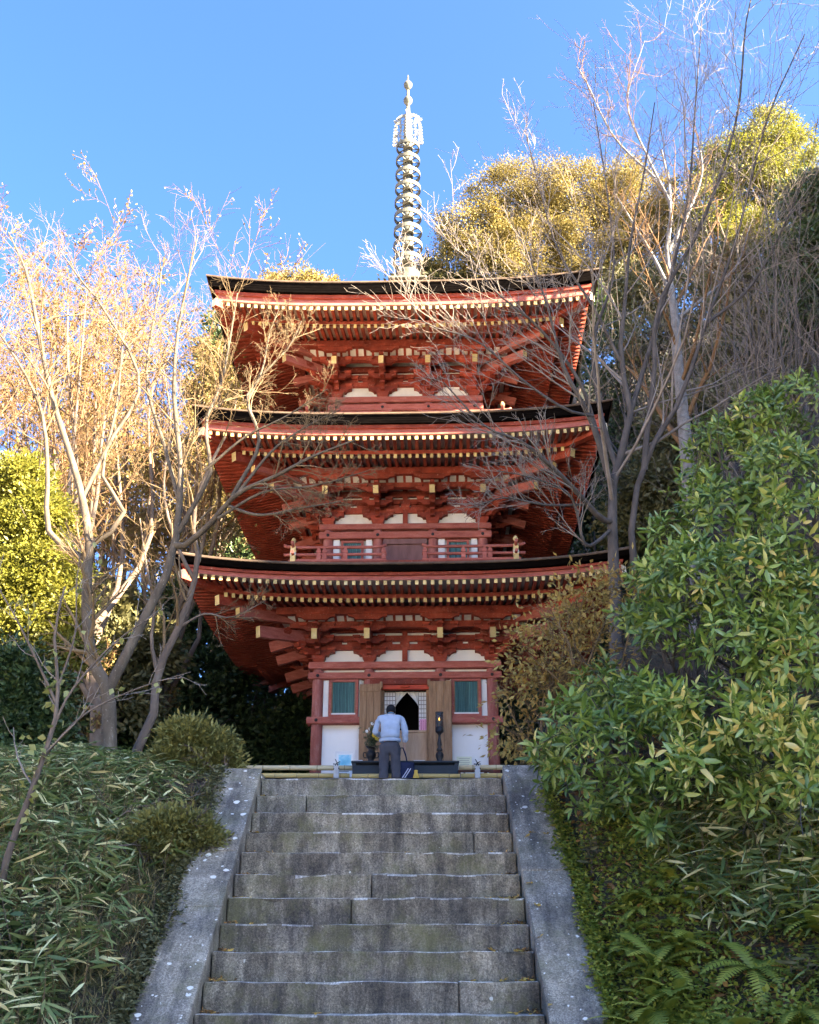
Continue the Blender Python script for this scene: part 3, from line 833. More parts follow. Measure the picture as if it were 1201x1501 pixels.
# parted curtain
for s_, xa, xb in ((-1, FX(580)+.004, FX(598)), (1, FX(614)-.004, FX(596))):
    mb = MB(); top = zl2-.005; V = []; Fc = []
    nx, nz = 10, 12; hgt = top - ZL(1035, a-.1)
    for j in range(nz+1):
        v = j/nz
        reach = (1-v)**1.15
        for i in range(nx+1):
            u = i/nx
            x = xa + (xb-xa)*u*reach + (.0 if v < 1 else 0)
            z = top - hgt*v
            y = yb+.02 + .016*math.sin(u*11+v*2.0)
            V.append((x, y, z))
    for j in range(nz):
        for i in range(nx): q = j*(nx+1)+i; Fc.append((q, q+1, q+nx+2, q+nx+1))
    mb.add(V, Fc, 0, True)
    o = mb.build('curtain', M['cloth'], pag); sm = o.modifiers.new('s', 'SOLIDIFY'); sm.thickness = .004
# open door leaves
def leaf(hx, ang, wdt, z0, z1):
    mb = MB(); n = 3
    for k in range(n):
        x0 = wdt*k/n; x1 = wdt*(k+1)/n-.004
        mb.b2((x0, -.022, z0), (x1, .022, z1), 0, .004)
    o = mb.build('door_leaf', M['door_wood'], pag, (hx, fy-.19, 0), (0,0,ang))
    for zz in (z0+.05, z1-.16, (z0+z1)/2):
        mb = MB(); mb.b2((.0, .0225, zz), (wdt-.004, .04, zz+.10)); mb.build('door_batten', M['door_wood'], o)
    mb = MB()
    for zz in (z0+.03, z1-.05): mb.lathe([(.03, -.05), (.035, 0), (.03, .09)], (0, 0, zz), 10)
    mb.build('hinge_post', M['door_wood'], o)
    return o
lz0, lz1 = bot+.03, ZL(1000.5, a+.2)
leaf(FX(560), math.pi - R(6), .45, lz0, lz1-.02)
leaf(FX(629.5), R(-8), .47, lz0, lz1+.02)
# stylobate
mb = MB(); mb.b2((-2.75, -2.75, -.35), (2.75, 2.75, .118), 0, .02); mb.build('stone_base', M['kerb'], pag)

# ------------------------------------------------------------------ upper storeys: doors, windows, balustrades
def upper(si, zr_top, zr_low, half, ptop):
    g = G[si]; a = g['a']; fy = -a; cx = g['cx']
    zb_ = zr_low - .30
    # balcony floor
    mb = MB()
    fl = zr_low-.16
    for s_ in (-1, 1):
        mb.b2((-half-.06, s_*(half+.06), fl-.08), (half+.06, s_*(a-.05), fl)); mb.b2((s_*(half+.06), -a, fl-.08), (s_*(a-.05), a, fl-.001))
    mb.build('balcony_floor', M['red'], pag)
    rt = .033
    def rail(pts, r, nm='handrail'):
        mb = MB(); mb.tube(pts, r, 8); mb.build(nm, M['red_faded'], pag)
    ext = half+.20; gap = (.38, .30)[si-1]
    yy = -half
    for s_ in (-1, 1):
        # front rails, ends sweep up
        for z, r, up in ((zr_top, .036, .06), (zr_low, .034, .0)):
            pts = [(s_*gap, yy, z + (.05 if up else 0)), (s_*(gap+.10), yy, z+(.012 if up else 0)), (s_*(gap+.25), yy, z), (s_*(half-.2), yy, z), (s_*(half), yy, z+.015*(up>0)), (s_*(ext-.06), yy, z+.03*(up>0)), (s_*ext, yy, z+up)]
            rail(pts, r)
            pts = [(s_*half, -ext, z+up+.004), (s_*half, -ext+.08, z+.03*(up>0)), (s_*half, -half, z-.002), (s_*half, half, z-.002)]
            rail(pts, r)
        mb = MB(); mb.b2((s_*gap, yy-.03, fl+.002), (s_*(half+.1), yy+.03, fl+.05)); mb.b2((s_*half-.03, -half+.04, fl+.002), (s_*half+.03, half, fl+.05)); mb.build('sill_rail', M['red_faded'], pag)
        # corner post with finial
        mb = MB(); mb.b2((s_*half-.055, yy-.055, fl), (s_*half+.055, yy+.055, zr_top+.03)); po = mb.build('corner_post', M['cream'], pag)
        mb = MB(); mb.lathe([(.055,0),(.03,.03),(.026,.08),(.05,.11),(.055,.14),(.035,.18),(.001,.21)], (s_*half, yy, zr_top+.03), 10); mb.build('finial', M['cream'], po)
        mb = MB(); mb.b2((s_*half-.062, yy-.062, zr_low-.03), (s_*half+.062, yy+.062, zr_low+.05)); mb.build('post_band', M['cream_pale'], po)
        for x in (gap+.06, (gap+half)/2-.12, half-.55, g['cx'][3]):
            mb = MB(); mb.b2((s_*x-.045, yy-.04, fl+.05), (s_*x+.045, yy+.04, zr_low+.02)); mb.b2((s_*x-.05, yy-.045, zr_low+.035), (s_*x+.05, yy+.045, zr_low+.085)); mb.b2((s_*x-.03, yy-.03, zr_low+.02), (s_*x+.03, yy+.03, zr_top-.02)); mb.build('baluster', M['red_faded'], pag)
    return fl
upper(1, ZL(801.5, 2.38), ZL(812, 2.38), 2.38, 792)
upper(2, ZL(604, 2.22), ZL(613, 2.22), 2.22, 590)
g = G[1]; a = g['a']; fy = -a; cx = g['cx']; zt = g['zn0']-.003; zb_ = ZL(825, a)-.35
pm2 = a/112.8
def FX2(px): return (px-592.2)*pm2
for (p0, p1) in ((499, 531.5), (652.5, 685)):
    bar_window('window', FX2(p0), FX2(p1), zb_, ZL(793.5, a+.05), fy-.05, M['red_faded'], .05, 9, None, False)
for (p0, p1) in ((487.5, 496.5), (535, 543.5), (640.5, 650), (688, 697)):
    mb = MB(); mb.b2((FX2(p0), fy-.06, zb_), (FX2(p1), fy-.02, ZL(791, a))); mb.build('white_strip', M['white_paint'], pag)
mb = MB(); mb.b2((FX2(560), fy-.02, zb_), (FX2(624), fy+.05, zt)); mb.b2((FX2(560), fy-.1, ZL(797, a+.1)), (FX2(624), fy-.02, zt)); mb.build('door_frame', M['dark_door'], pag)
for (p0, p1) in ((569, 588.6), (594.4, 616.5)):
    mb = MB(); mb.b2((FX2(p0), fy-.05, zb_), (FX2(p1), fy-.021, ZL(798, a))); mb.build('door_leaf', M['dark_door'], pag)
mb = MB(); mb.b2((FX2(588.8), fy-.06, zb_), (FX2(594.2), fy-.021, ZL(798, a))); mb.build('door_stile', M['dark_door'], pag)

# ------------------------------------------------------------------ spire
zs = lambda py: ZL(py, 0.0)
ap = STOREYS[2]['apex']
mb = MB(); mb.b2((-.42,-.42,ap-.15), (.42,.42,ap+.22), 0, .02); mb.b2((-.5,-.5,ap+.22), (.5,.5,ap+.30), 0, .02)
sp = mb.build('spire_base', M['bronze'], pag)
mb = MB(); mb.lathe([(.40,ap+.30),(.36,ap+.42),(.24,ap+.52),(.20,ap+.56),(.34,ap+.66),(.30,ap+.70),(.16,ap+.74)], (0,0,0), 24); mb.build('inverted_bowl', M['bronze'], pag)
z_top_ring = zs(217); z_bot_ring = zs(384)
shaft_top = zs(168)
nr = 9
for i in range(nr):
    f = i/(nr-1); z = z_bot_ring + (z_top_ring-z_bot_ring)*f; r = .405 + (.327-.405)*f
    bh = .125 - .02*f
    mb = MB(); mb.lathe([(r, z-bh/2), (r, z+bh/2), (r-.03, z+bh/2), (r-.03, z-bh/2), (r, z-bh/2)], (0,0,0), 36, 0, False, False); rg = mb.build('spire_ring', M['bronze'], pag)
    hub = .165-.03*f
    mb = MB()
    for k in range(8):
        an = k*math.pi/4+.2
        mb.beam((math.cos(an)*hub*.8, math.sin(an)*hub*.8, z), (math.cos(an)*(r-.02), math.sin(an)*(r-.02), z), .022, .03)
    mb.build('spoke', M['bronze'], rg)
    mb = MB(); dz = (z_top_ring-z_bot_ring)/(nr-1)
    mb.lathe([(hub, z-.10), (hub, z+.13), (hub*.80, z+.15), (hub*.78, z+dz-.10)], (0,0,0), 20); mb.build('hub', M['bronze'], rg)
mb = MB(); mb.lathe([(.10, ap+.6), (.085, zs(213)), (.07, zs(168)), (.055, zs(157))], (0,0,0), 14); mb.build('spire_shaft', M['bronze'], pag)
# flame plates (four, pierced scrollwork)
zf0, zf1 = zs(213), zs(168)
def flame():
    mb = MB(); Wd = .43; Hh = zf1-zf0
    rr = random.Random(5)
    def disc(x, z, r1, r2, an=0, n=10, t=.011):
        pts = []
        for k in range(n):
            tt = 2*math.pi*k/n; u, v = r1*math.cos(tt), r2*math.sin(tt)
            pts.append((x + u*math.cos(an)-v*math.sin(an), z + u*math.sin(an)+v*math.cos(an)))
        mb.prism(pts, -t+rr.uniform(-.003,.003), t, 'xz')
    def curl(x, z, r, a0, sweep, wd=.018):
        P = []
        for k in range(10):
            f = k/9; an = a0 + sweep*f; q = r*(1-.6*f)
            P.append(Vector((x + q*math.cos(an), 0, z + q*math.sin(an))))
        mb.tube(P, [wd*(1-.5*k/9) for k in range(10)], 5, 0, False)
    # outer leaf tips
    for k in range(9):
        f = k/8; zc = zf0 + Hh*(.05+.80*f); xo = Wd*(1 - .12*f - .25*max(0,f-.7)/.3)
        disc(xo-.035, zc, .055, .042, R(55+25*f))
    for k in range(5):
        f = k/4; disc(.09+.27*f, zf1 - .02 - .20*f*f, .045, .06, R(-20*f))
    for gx in range(3):
        for gz in range(9):
            x = .10 + gx*.105 + rr.uniform(-.012,.012); z = zf0+.06 + gz*(Hh-.2)/8 + (gx%2)*.05
            if z > zf1 - .1 - .25*(x/Wd)**3: continue
            if rr.random() < .6: curl(x, z, .062, rr.uniform(0,6.3), rr.choice((-5,5)), .017)
            else: disc(x, z, .045, .036, rr.uniform(0,3))
    for x in (.075, .19, .30): mb.tube([(x,0,zf0),(x+.03,0,zf0+Hh*.4),(x+.01,0,zf0+Hh*.8)], .016, 5, 0, False)
    mb.b2((.05,-.012,zf0-.005),(Wd-.02,.012,zf0+.03))
    mb.b2((.05,-.02,zf0),(.085,.02,zf1))
    return mb.mesh('flame_plate', M['bronze_pale'])
fm = flame()
for k in range(4): link('flame_plate', fm, pag, (0,0,0), (0,0,k*math.pi/2 + R(-6)))
mb = MB(); zz = zs(147.5); mb.lathe([(.055, zs(160)), (.05, zz-.16), (.09,zz-.11), (.128,zz-.04), (.13,zz+.03), (.09,zz+.11), (.045,zz+.15), (.042, zs(132))], (0,0,0), 16); mb.build('dragon_wheel', M['bronze'], pag)
mb = MB(); zz = zs(124.5); mb.lathe([(.042, zs(132)-.002), (.08,zz-.12), (.125,zz-.04), (.125,zz+.03), (.08,zz+.11), (.03,zz+.17), (.022, zs(112)), (.001, zs(109))], (0,0,0), 16); mb.build('jewel', M['bronze'], pag)
# ================================================================== THINGS IN FRONT OF THE PAGODA
DF = 21.05
def span(px0, px1, py0, py1, D, th, mb=None, m=0, bev=0.0, off=(0,0,0)):
    a_ = at(px0, py1, D); b_ = at(px1, py0, D); o_ = Vector(off)
    (mb or MB()).b2(Vector((a_.x, D-th/2, a_.z))-o_, Vector((b_.x, D+th/2, b_.z))-o_, m, bev)
# ---- dark offering table
c = at(594, 1137, DF); gz = GH(0, DF)
tb = empty('offering_table', (c.x, DF, gz)); tag(tb, 'long dark blue-grey offering table in front of the open doors', 'table')
of = tb.location
mb = MB(); a_ = at(516, 1121.5, DF); b_ = at(672.6, 1119.2, DF); mb.b2(Vector((a_.x, DF-.26, a_.z))-of, Vector((b_.x, DF+.26, b_.z+.006))-of, 0, .006); mb.build('table_top', M['table'], tb)
mb = MB(); span(518.5, 670, 1122.2, 1136, DF-.235, .03, mb, 0, .004, of); mb.build('front_board', M['table'], tb)
for px in (519.5, 593, 669):
    for dy in (-.2, .2):
        p = at(px, 1122.5, DF+dy); mb = MB(); mb.b2(Vector((p.x-.035, DF+dy-.03, gz))-of, Vector((p.x+.035, DF+dy+.03, a_.z-.002))-of); mb.build('leg', M['table'], tb)
ttop = b_.z + .006
# ---- papers, box on the table
p = at(615, 1118, DF-.05); mb = MB(); mb.b2((-.11,-.06,0),(.11,.06,.035),0,.004); tag(mb.build('paper_box', M['white_paint'], None, (p.x, DF-.05, ttop+.001)), 'flat white paper box lying on the offering table', 'box')
p = at(528, 1116, DF); mb = MB(); mb.b2((-.05,-.04,0),(.05,.04,.05),0,.004); tag(mb.build('incense_box', M['white_paint'], None, (p.x, DF, ttop+.001)), 'small white box at the end of the offering table beside the vase', 'box')
# ---- vase with flowers
p = at(544, 1117, DF)
va = empty('flower_vase', (p.x, DF, ttop)); tag(va, 'black bronze vase holding yellow and white flowers on the offering table', 'vase')
mb = MB(); mb.lathe([(.075,0),(.085,.02),(.06,.045),(.055,.06),(.085,.10),(.10,.15),(.085,.20),(.055,.24),(.06,.27),(.10,.30),(.11,.315),(.09,.31),(.05,.26)], (0,0,0), 18); mb.build('vase_body', M['iron'], va)
for s_ in (-1, 1):
    mb = MB(); mb.tube([(s_*.09,0,.19),(s_*.14,0,.20),(s_*.15,0,.15),(s_*.13,0,.10),(s_*.085,0,.10)], .012, 6); mb.build('vase_handle', M['iron'], va)
fr = np.random.default_rng(77)
stem = MB(); tips = []
for k in range(26):
    an = fr.uniform(0, 6.28); rr_ = fr.uniform(.03,.16); h = fr.uniform(.42,.80) - rr_*.6
    t_ = Vector((math.cos(an)*rr_, math.sin(an)*rr_, h)); tips.append(t_)
    stem.tube([(0,0,.27), (t_.x*.4, t_.y*.4, .27+(h-.27)*.5), t_], .004, 4)
M['stem'] = wood_mat('green_stem', (.05,.08,.03), (.07,.11,.04), None, 8)
o = stem.build('flower_stems', M['stem'], va); tag(o, kind='stuff')
LMF = leaf_mat('bouquet_leaf', [(0,(.04,.06,.03)),(.5,(.10,.12,.06)),(.9,(.18,.17,.10)),(1,(.25,.2,.14))], .6, .2)
PP = np.array([list(tips[i % 26]) for i in range(420)])*fr.uniform(.55,1,(420,1)) + fr.normal(size=(420,3))*.03; PP[:,2] = np.maximum(PP[:,2], .29)
def _lv(P, D, L, W, g):
    D = D/np.linalg.norm(D, axis=1, keepdims=True); q = g.normal(size=P.shape); Sd = np.cross(D, q); Sd /= np.linalg.norm(Sd, axis=1, keepdims=True)
    mid = P + D*L*.5
    V = np.stack([P, mid+Sd*W/2, P+D*L, mid-Sd*W/2], 1).reshape(-1,3); b = np.arange(len(P))[:,None]*4
    return V, np.concatenate([b+np.array([[0,1,2]]), b+np.array([[0,2,3]])], 1).reshape(-1,3)
V, F = _lv(PP, fr.normal(size=(420,3)), .075, .028, fr)
o = link('bouquet_leaves', np_mesh('bouquet_leaves', V, F, LMF, np.repeat(fr.random(420), 2)), va); tag(o, kind='stuff')
def flower(col, r):
    mb = MB()
    for k in range(9):
        an = k*2*math.pi/9
        mb.prism([(0,-.2*r),(.6*r,-.28*r),(r,0),(.6*r,.28*r),(0,.2*r)], 0, .006, 'xy', 0, Matrix.Rotation(an,4,'Z') @ Matrix.Rotation(R(-25),4,'Y'))
    mb.lathe([(r*.3,0),(r*.25,.012),(.001,.018)], (0,0,0), 8)
    return mb.mesh('flower', col)
M['petal_y'] = wood_mat('yellow_petal', (.6,.42,.04), (.7,.5,.06), None, 8); M['petal_w'] = wood_mat('white_petal', (.7,.69,.62), (.78,.76,.7), None, 8)
fy_, fw_ = flower(M['petal_y'], .05), flower(M['petal_w'], .04)
for (x, z, me) in ((.06,.47,fy_), (.10,.43,fy_), (-.05,.62,fw_), (-.09,.58,fw_), (.01,.72,fw_), (.02,.5,fy_)):
    link('flower', me, va, (x, -.13, z), (R(75), 0, fr.uniform(0,3)))
# ---- candle lantern stand
p = at(644.8, 1118, DF-.05)
la = empty('candle_stand', (p.x, DF-.05, ttop)); tag(la, 'tall black turned candle stand with glass shade on the offering table', 'candle stand')
mb = MB(); mb.lathe([(.07,0),(.075,.015),(.065,.03),(.05,.05),(.075,.10),(.08,.15),(.06,.19),(.035,.21),(.055,.225),(.06,.245),(.05,.265),(.03,.29),(.045,.34),(.04,.40),(.024,.47),(.024,.52),(.05,.56),(.075,.58),(.08,.60)], (0,0,0), 18); mb.build('turned_stem', M['iron'], la)
mb = MB(); mb.lathe([(.078,.60),(.078,.68),(.072,.68),(.072,.60)], (0,0,0), 20, 0, True, False); mb.build('cup', M['iron'], la)
def glass_mat():
    m, nt, b = new_mat('smoked_glass'); b.inputs['Base Color'].default_value = (.10,.10,.11,1); b.inputs['Roughness'].default_value = .08
    tr = N(nt, 'ShaderNodeBsdfTransparent'); tr.inputs[0].default_value = (.35,.35,.37,1); mx = N(nt, 'ShaderNodeMixShader'); mx.inputs[0].default_value = .62
    nt.links.new(b.outputs[0], mx.inputs[1]); nt.links.new(tr.outputs[0], mx.inputs[2]); nt.links.new(mx.outputs[0], nt.nodes['Material Output'].inputs['Surface']); return m
mb = MB(); mb.lathe([(.076,.68),(.076,.955)], (0,0,0), 24, 0, True, False); mb.build('glass_shade', glass_mat(), la)
mb = MB(); mb.lathe([(.080,.95),(.080,.965),(.07,.965),(.07,.95),(.080,.95)], (0,0,0), 20, 0, False, False); mb.build('shade_rim', M['iron'], la)
M['candle'] = wood_mat('yellow_candle_wax', (.70,.45,.06), (.78,.55,.10), None, 8)
mb = MB(); mb.lathe([(.025,.60),(.025,.80),(.001,.805)], (0,0,0), 12); mb.build('candle', M['candle'], la)
mf, nt_, b_f = new_mat('flame'); b_f.inputs['Emission Color'].default_value = (1,.55,.08,1); b_f.inputs['Emission Strength'].default_value = 1.2; b_f.inputs['Base Color'].default_value = (.8,.5,.1,1)
mb = MB(); mb.lathe([(.001,.80),(.012,.82),(.010,.84),(.001,.87)], (0,0,0), 8); mb.build('flame', mf, la)

# ---- bamboo rails
def bamboo(name, px0, px1, py, r, label, mat='bamboo', D=DF-.12, nodes=4):
    a_, b_ = at(px0, py, D), at(px1, py, D); L = b_.x-a_.x
    o = empty(name, (a_.x, D, a_.z)); tag(o, label, 'bamboo rail')
    mb = MB(); mb.tube([(0,0,0),(L*.5,0,.006),(L,0,0)], r, 12); mb.build('cane', M[mat], o)
    for k in range(nodes):
        x = L*(k+.6)/nodes
        mb = MB(); mb.tube([(x-.008,0,.004),(x,0,.004),(x+.008,0,.004)], [r*1.02, r*1.10, r*1.02], 12); mb.build('node', M['bamboo_node'], o)
    return o
bamboo('bamboo_rail', 322, 521, 1126, .047, 'pale bamboo pole rail left of the offering table, by the conifer shrubs', nodes=5)
bamboo('bamboo_rail', 673, 775, 1125.5, .047, 'pale bamboo pole rail right of the offering table, by the autumn shrub', nodes=3)
bamboo('bamboo_rail', 320, 512.5, 1137.6, .047, 'yellowed low bamboo pole under the left rail', 'yellow_board', DF-.16, 6)
bamboo('bamboo_rail', 516, 674.5, 1138.2, .047, 'yellowed low bamboo pole along the foot of the offering table', 'yellow_board', DF-.42, 4)
bamboo('bamboo_rail', 676, 775, 1137.6, .047, 'yellowed low bamboo pole under the right rail', 'yellow_board', DF-.16, 3)
for px, lab in ((494, 'short pale concrete post carrying the left bamboo rail'), (699.5, 'short pale concrete post carrying the right bamboo rail')):
    p = at(px, 1124, DF-.12)
    po = empty('rail_post', (p.x, DF-.24, GH(p.x, DF))); tag(po, lab, 'post')
    mb = MB(); mb.b2((-.05,-.05,-.1),(.05,.05,p.z-po.location.z-.01),0,.008); mb.build('post_body', M['concrete'], po)
    mb = MB(); zt_ = p.z-po.location.z
    mb.tube([(-.05,-.06,zt_-.08),(0.0,.06,zt_+.06),(.06,.10,zt_+.09)], .009, 6); mb.tube([(.05,-.06,zt_-.07),(.0,.05,zt_+.07),(-.03,.07,zt_+.13)], .009, 6); mb.tube([(-.06,.0,zt_+.03),(0,.13,zt_+.05),(.06,.0,zt_+.03)], .009, 6)
    tag(mb.build('rope_lashing', M['rope'], po), kind='stuff')
mb = MB(); mb.b2((-.40,-.05,0),(.40,.05,.035),0,.004); p = at(693, 1130.8, DF-.02)
tag(mb.build('weathered_plank', M['dark_door'], None, (p.x, DF+.05, p.z)), 'weathered brown plank lying behind the right post', 'plank')
for px in (673, 712):
    q_ = at(px, 1131, DF+.05); mb = MB(); mb.b2((-.03,-.04,0),(.03,.04,p.z-GH(0,DF)-.002)); tag(mb.build('plank_support', M['dark_door'], None, (q_.x, DF+.05, GH(0,DF))), 'short wooden block holding up the weathered plank', 'block', 'plank blocks')
# ---- notices
def board(name, px0, px1, py0, py1, D, frame, label, paint):
    a_, b_ = at(px0, py1, D), at(px1, py0, D); w_, h_ = b_.x-a_.x, b_.z-a_.z
    o = empty(name, ((a_.x+b_.x)/2, D, a_.z)); tag(o, label, 'notice')
    if frame:
        mb = MB(); f_ = .035
        mb.b2((-w_/2,-.015,0),(-w_/2+f_,.015,h_)); mb.b2((w_/2-f_,-.015,0),(w_/2,.015,h_)); mb.b2((-w_/2+f_,-.014,0),(w_/2-f_,.014,f_)); mb.b2((-w_/2+f_,-.014,h_-f_),(w_/2-f_,.014,h_)); mb.build('frame', frame, o)
    mb = MB(); mb.b2((-w_/2+.004,-.006,.004),(w_/2-.004,.010,h_-.004)); mb.build('sheet', paint, o)
    return o, w_, h_
def blue_mat():
    m, nt, b = new_mat('blue_poster_print'); tc = N(nt,'ShaderNodeTexCoord')
    f = noise(nt, 5, 3, .5); c_ = ramp(nt, f, [(.35,(.10,.42,.62)),(.5,(.22,.58,.75)),(.65,(.55,.78,.85))]); nt.links.new(c_, b.inputs['Base Color']); b.inputs['Roughness'].default_value = .4; return m
o, w_, h_ = board('framed_poster', 490.5, 520, 1101.5, 1140, 21.55, M['white_paint'], 'framed blue poster propped against the white wall behind the left rail', M['paper'])
mb = MB(); mb.b2((-w_*.32,-.012,h_*.42),(w_*.34,-.007,h_*.86)); mb.build('blue_print', blue_mat(), o)
mb = MB(); 
for k in range(3): mb.b2((-w_*.3,-.010,h_*(.30-.08*k)),(w_*(.3-.08*k),-.0065,h_*(.33-.08*k)))
tag(mb.build('caption_lines', M['lattice'], o), kind='stuff')
mb = MB(); mb.b2((-.12,.03,-(o.location.z-PZ-.122)),(.12,.08,.02)); mb.build('support', M['white_paint'], o)
M['notice_y'] = wood_mat('pale_yellow_green_paper', (.66,.70,.48), (.72,.75,.56), None, 4)
o, w_, h_ = board('paper_notice', 669.5, 692, 1109, 1124, 22.05, None, 'pale yellow-green notice sheet on the white wall behind the right rail', M['notice_y'])
mb = MB()
for k in range(4): mb.b2((-w_*.36,-.009,h_*(.76-.18*k)),(w_*(.36-.05*(k%2)),-.0065,h_*(.80-.18*k)))
tag(mb.build('text_lines', M['lattice'], o), kind='stuff')
mb = MB(); mb.b2((-.02,.012,-(o.location.z-PZ-.12)),(.02,.04,h_*.9)); mb.build('stake', M['lattice'], o)
# pink sheet on the right shoji
M['pink'] = wood_mat('pink_paper', (.72,.32,.50), (.78,.38,.56), None, 4); M['pink_ink'] = wood_mat('magenta_ink', (.35,.03,.12), (.4,.05,.16), None, 6)
zA, zB = ZL(1072.5, STOREYS[0]['a']-.1), ZL(1054.5, STOREYS[0]['a']-.1)
xa, xb = FX(615.5), FX(629.3)-.03
mb = MB(); mb.b2((xa, yb-.004, zA), (xb, yb+.004, zB)); ps = empty('pink_poster', pag.matrix_basis @ Vector(((xa+xb)/2, yb, zA)), PYAW)
tag(ps, 'pink paper sheet with vertical handwriting pasted on the shoji screen', 'poster')
mb = MB(); w_, h_ = xb-xa, zB-zA; mb.b2((-w_/2,-.004,0),(w_/2,.004,h_)); mb.build('sheet', M['pink'], ps)
mb = MB(); rr2 = random.Random(4)
for cxk in (-.26, .0, .26):
    for k in range(5):
        zc_ = h_*(.84-.16*k); xx = w_*cxk
        mb.b2((xx-.012,-.0062,zc_-.003),(xx+.012,-.0046,zc_+.003)); mb.b2((xx-.003+rr2.uniform(-.006,.006),-.0075,zc_-.014),(xx+.003,-.0064,zc_+.012))
tag(mb.build('handwriting', M['pink_ink'], ps), kind='stuff')

# ================================================================== PERSON
DPN = 20.45
p0 = at(571.5, 1140, DPN); PG = GH(p0.x, DPN)+.013
per = empty('person', (p0.x, DPN, PG), R(-4)); tag(per, 'person in pale blue sweater and dark grey trousers bowing before the doors, seen from behind', 'person')
def skinned(name, V, E, Rd, mat, parent, sub=2, root=0, folds=None):
    me = bpy.data.meshes.new(name); me.from_pydata(V, E, [])
    o = link(name, me, parent); sk = o.modifiers.new('Skin', 'SKIN'); sk.use_smooth_shade = True
    if not me.skin_vertices: me.skin_vertices.new()
    for i, r in enumerate(Rd):
        sv = me.skin_vertices[0].data[i]; sv.radius = r if hasattr(r, '__len__') else (r, r); sv.use_root = (i == root)
    ss = o.modifiers.new('Sub', 'SUBSURF'); ss.levels = sub; ss.render_levels = sub
    me.materials.append(mat)
    if folds:
        tx = bpy.data.textures.new(name+'_folds', 'CLOUDS'); tx.noise_scale = folds[1]; tx.noise_depth = 2
        dm = o.modifiers.new('Folds', 'DISPLACE'); dm.texture = tx; dm.strength = folds[0]; dm.mid_level = .5; dm.texture_coords = 'LOCAL'
    return o
M['skin'] = wood_mat('skin', (.45,.28,.20), (.52,.33,.24), None, 5, rough=.55)
M['sweater'] = wood_mat('pale_blue_knit', (.34,.42,.54), (.40,.48,.59), None, 9, (1,1,1), rough=.95)
M['trousers'] = wood_mat('dark_grey_cloth', (.055,.055,.066), (.075,.075,.088), None, 6, (1,1,.5), rough=.9)
M['hair'] = wood_mat('black_hair', (.005,.005,.006), (.010,.010,.012), None, 20, (1,1,.3), rough=.8)
M['collar'] = wood_mat('teal_collar', (.03,.12,.20), (.05,.17,.27), None, 6, rough=.9)
M['shoe'] = wood_mat('dark_shoe', (.02,.02,.022), (.03,.03,.033), None, 6, rough=.6)
V = [(0,0,.92),(0,.02,1.05),(0,.06,1.25),(0,.10,1.40),(0,.155,1.475),(0,.19,1.535),(0,.215,1.60)]
E_ = [(0,1),(1,2),(2,3),(3,4),(4,5),(5,6)]; Rd = [(.10,.08),(.10,.075),(.14,.09),(.10,.075),(.052,.052),(.072,.085),(.062,.072)]
def chain(start, pts, rads):
    i = start
    for p_, r_ in zip(pts, rads):
        V.append(p_); Rd.append(r_); E_.append((i, len(V)-1)); i = len(V)-1
    return i
for s_ in (-1, 1):
    if s_ < 0: el, wr = (-.265,.07,1.12), (-.15,.28,1.10)
    else: el, wr = (.275,.03,1.13), (.265,.10,.90)
    w_i = chain(3, [(s_*.17,.085,1.385), ((s_*.17+el[0])/2,.075,1.26), el, wr], [.055,.05,.042,.028])
    d = (Vector(wr)-Vector(el)).normalized(); side_ = Vector((1,0,0)) if s_ < 0 else Vector((0,1,0))
    n_ = d.cross(side_).normalized()
    pm = Vector(wr)+d*.055; pi = chain(w_i, [tuple(pm)], [(.032,.018)])
    for k in range(4):
        o_ = (k-1.5)*.019; Lf = (.065,.078,.074,.058)[k]
        b0 = pm + side_*o_ + d*.035; b1 = b0 + d*Lf*.55 + n_*.008; b2 = b1 + d*Lf*.35 + n_*.022
        chain(pi, [tuple(b0), tuple(b1), tuple(b2)], [.010,.009,.008])
    t0 = pm - side_*.032 - d*.01; t1 = t0 - side_*.018 + d*.03; t2 = t1 + d*.028
    chain(pi, [tuple(t0), tuple(t1), tuple(t2)], [.011,.010,.008])
    chain(0, [(s_*.085,0,.84),(s_*.11,.02,.50),(s_*.115,-.015,.10),(s_*.12,-.02,.05),(s_*.125,.10,.035)], [(.065,.065),.05,.036,.04,.032])
chain(5, [(0,.275,1.555)], [.018])          # nose
for s_ in (-1, 1): chain(5, [(s_*.078,.195,1.55)], [.016])   # ears
skinned('body', V, E_, Rd, M['skin'], per)
V = [(0,0,.965),(0,.005,1.05),(0,.035,1.20),(0,.065,1.34),(0,.105,1.435)]; E_ = [(0,1),(1,2),(2,3),(3,4)]; Rd = [(.185,.13),(.19,.135),(.20,.14),(.175,.12),(.085,.08)]
chain(3, [(-.20,.075,1.375),(-.25,.07,1.26),(-.285,.065,1.12),(-.22,.17,1.10),(-.165,.26,1.10)], [.075,.07,.064,.054,.045])
chain(3, [(.20,.075,1.375),(.255,.05,1.26),(.285,.03,1.12),(.275,.07,1.00),(.268,.095,.925)], [.075,.07,.064,.054,.045])
skinned('sweater', V, E_, Rd, M['sweater'], per, 3, 0, (.045,.10))
mb = MB(); mb.lathe([(.192,.0),(.202,.012),(.204,.045),(.196,.06)], (0,0,0), 24, 0, True, False); hb_ = mb.build('hem_band', M['sweater'], per, (0,.0,.93)); hb_.scale = (1.0,.72,1)
V = [(0,0,.97),(0,0,.86)]; E_ = [(0,1)]; Rd = [(.185,.125),(.18,.13)]
for s_ in (-1, 1): chain(1, [(s_*.10,.0,.76),(s_*.112,.02,.50),(s_*.118,-.005,.25),(s_*.12,-.01,.07)], [(.108,.115),(.092,.10),(.085,.09),(.088,.095)])
skinned('trousers', V, E_, Rd, M['trousers'], per, 3, 0, (.04,.09))
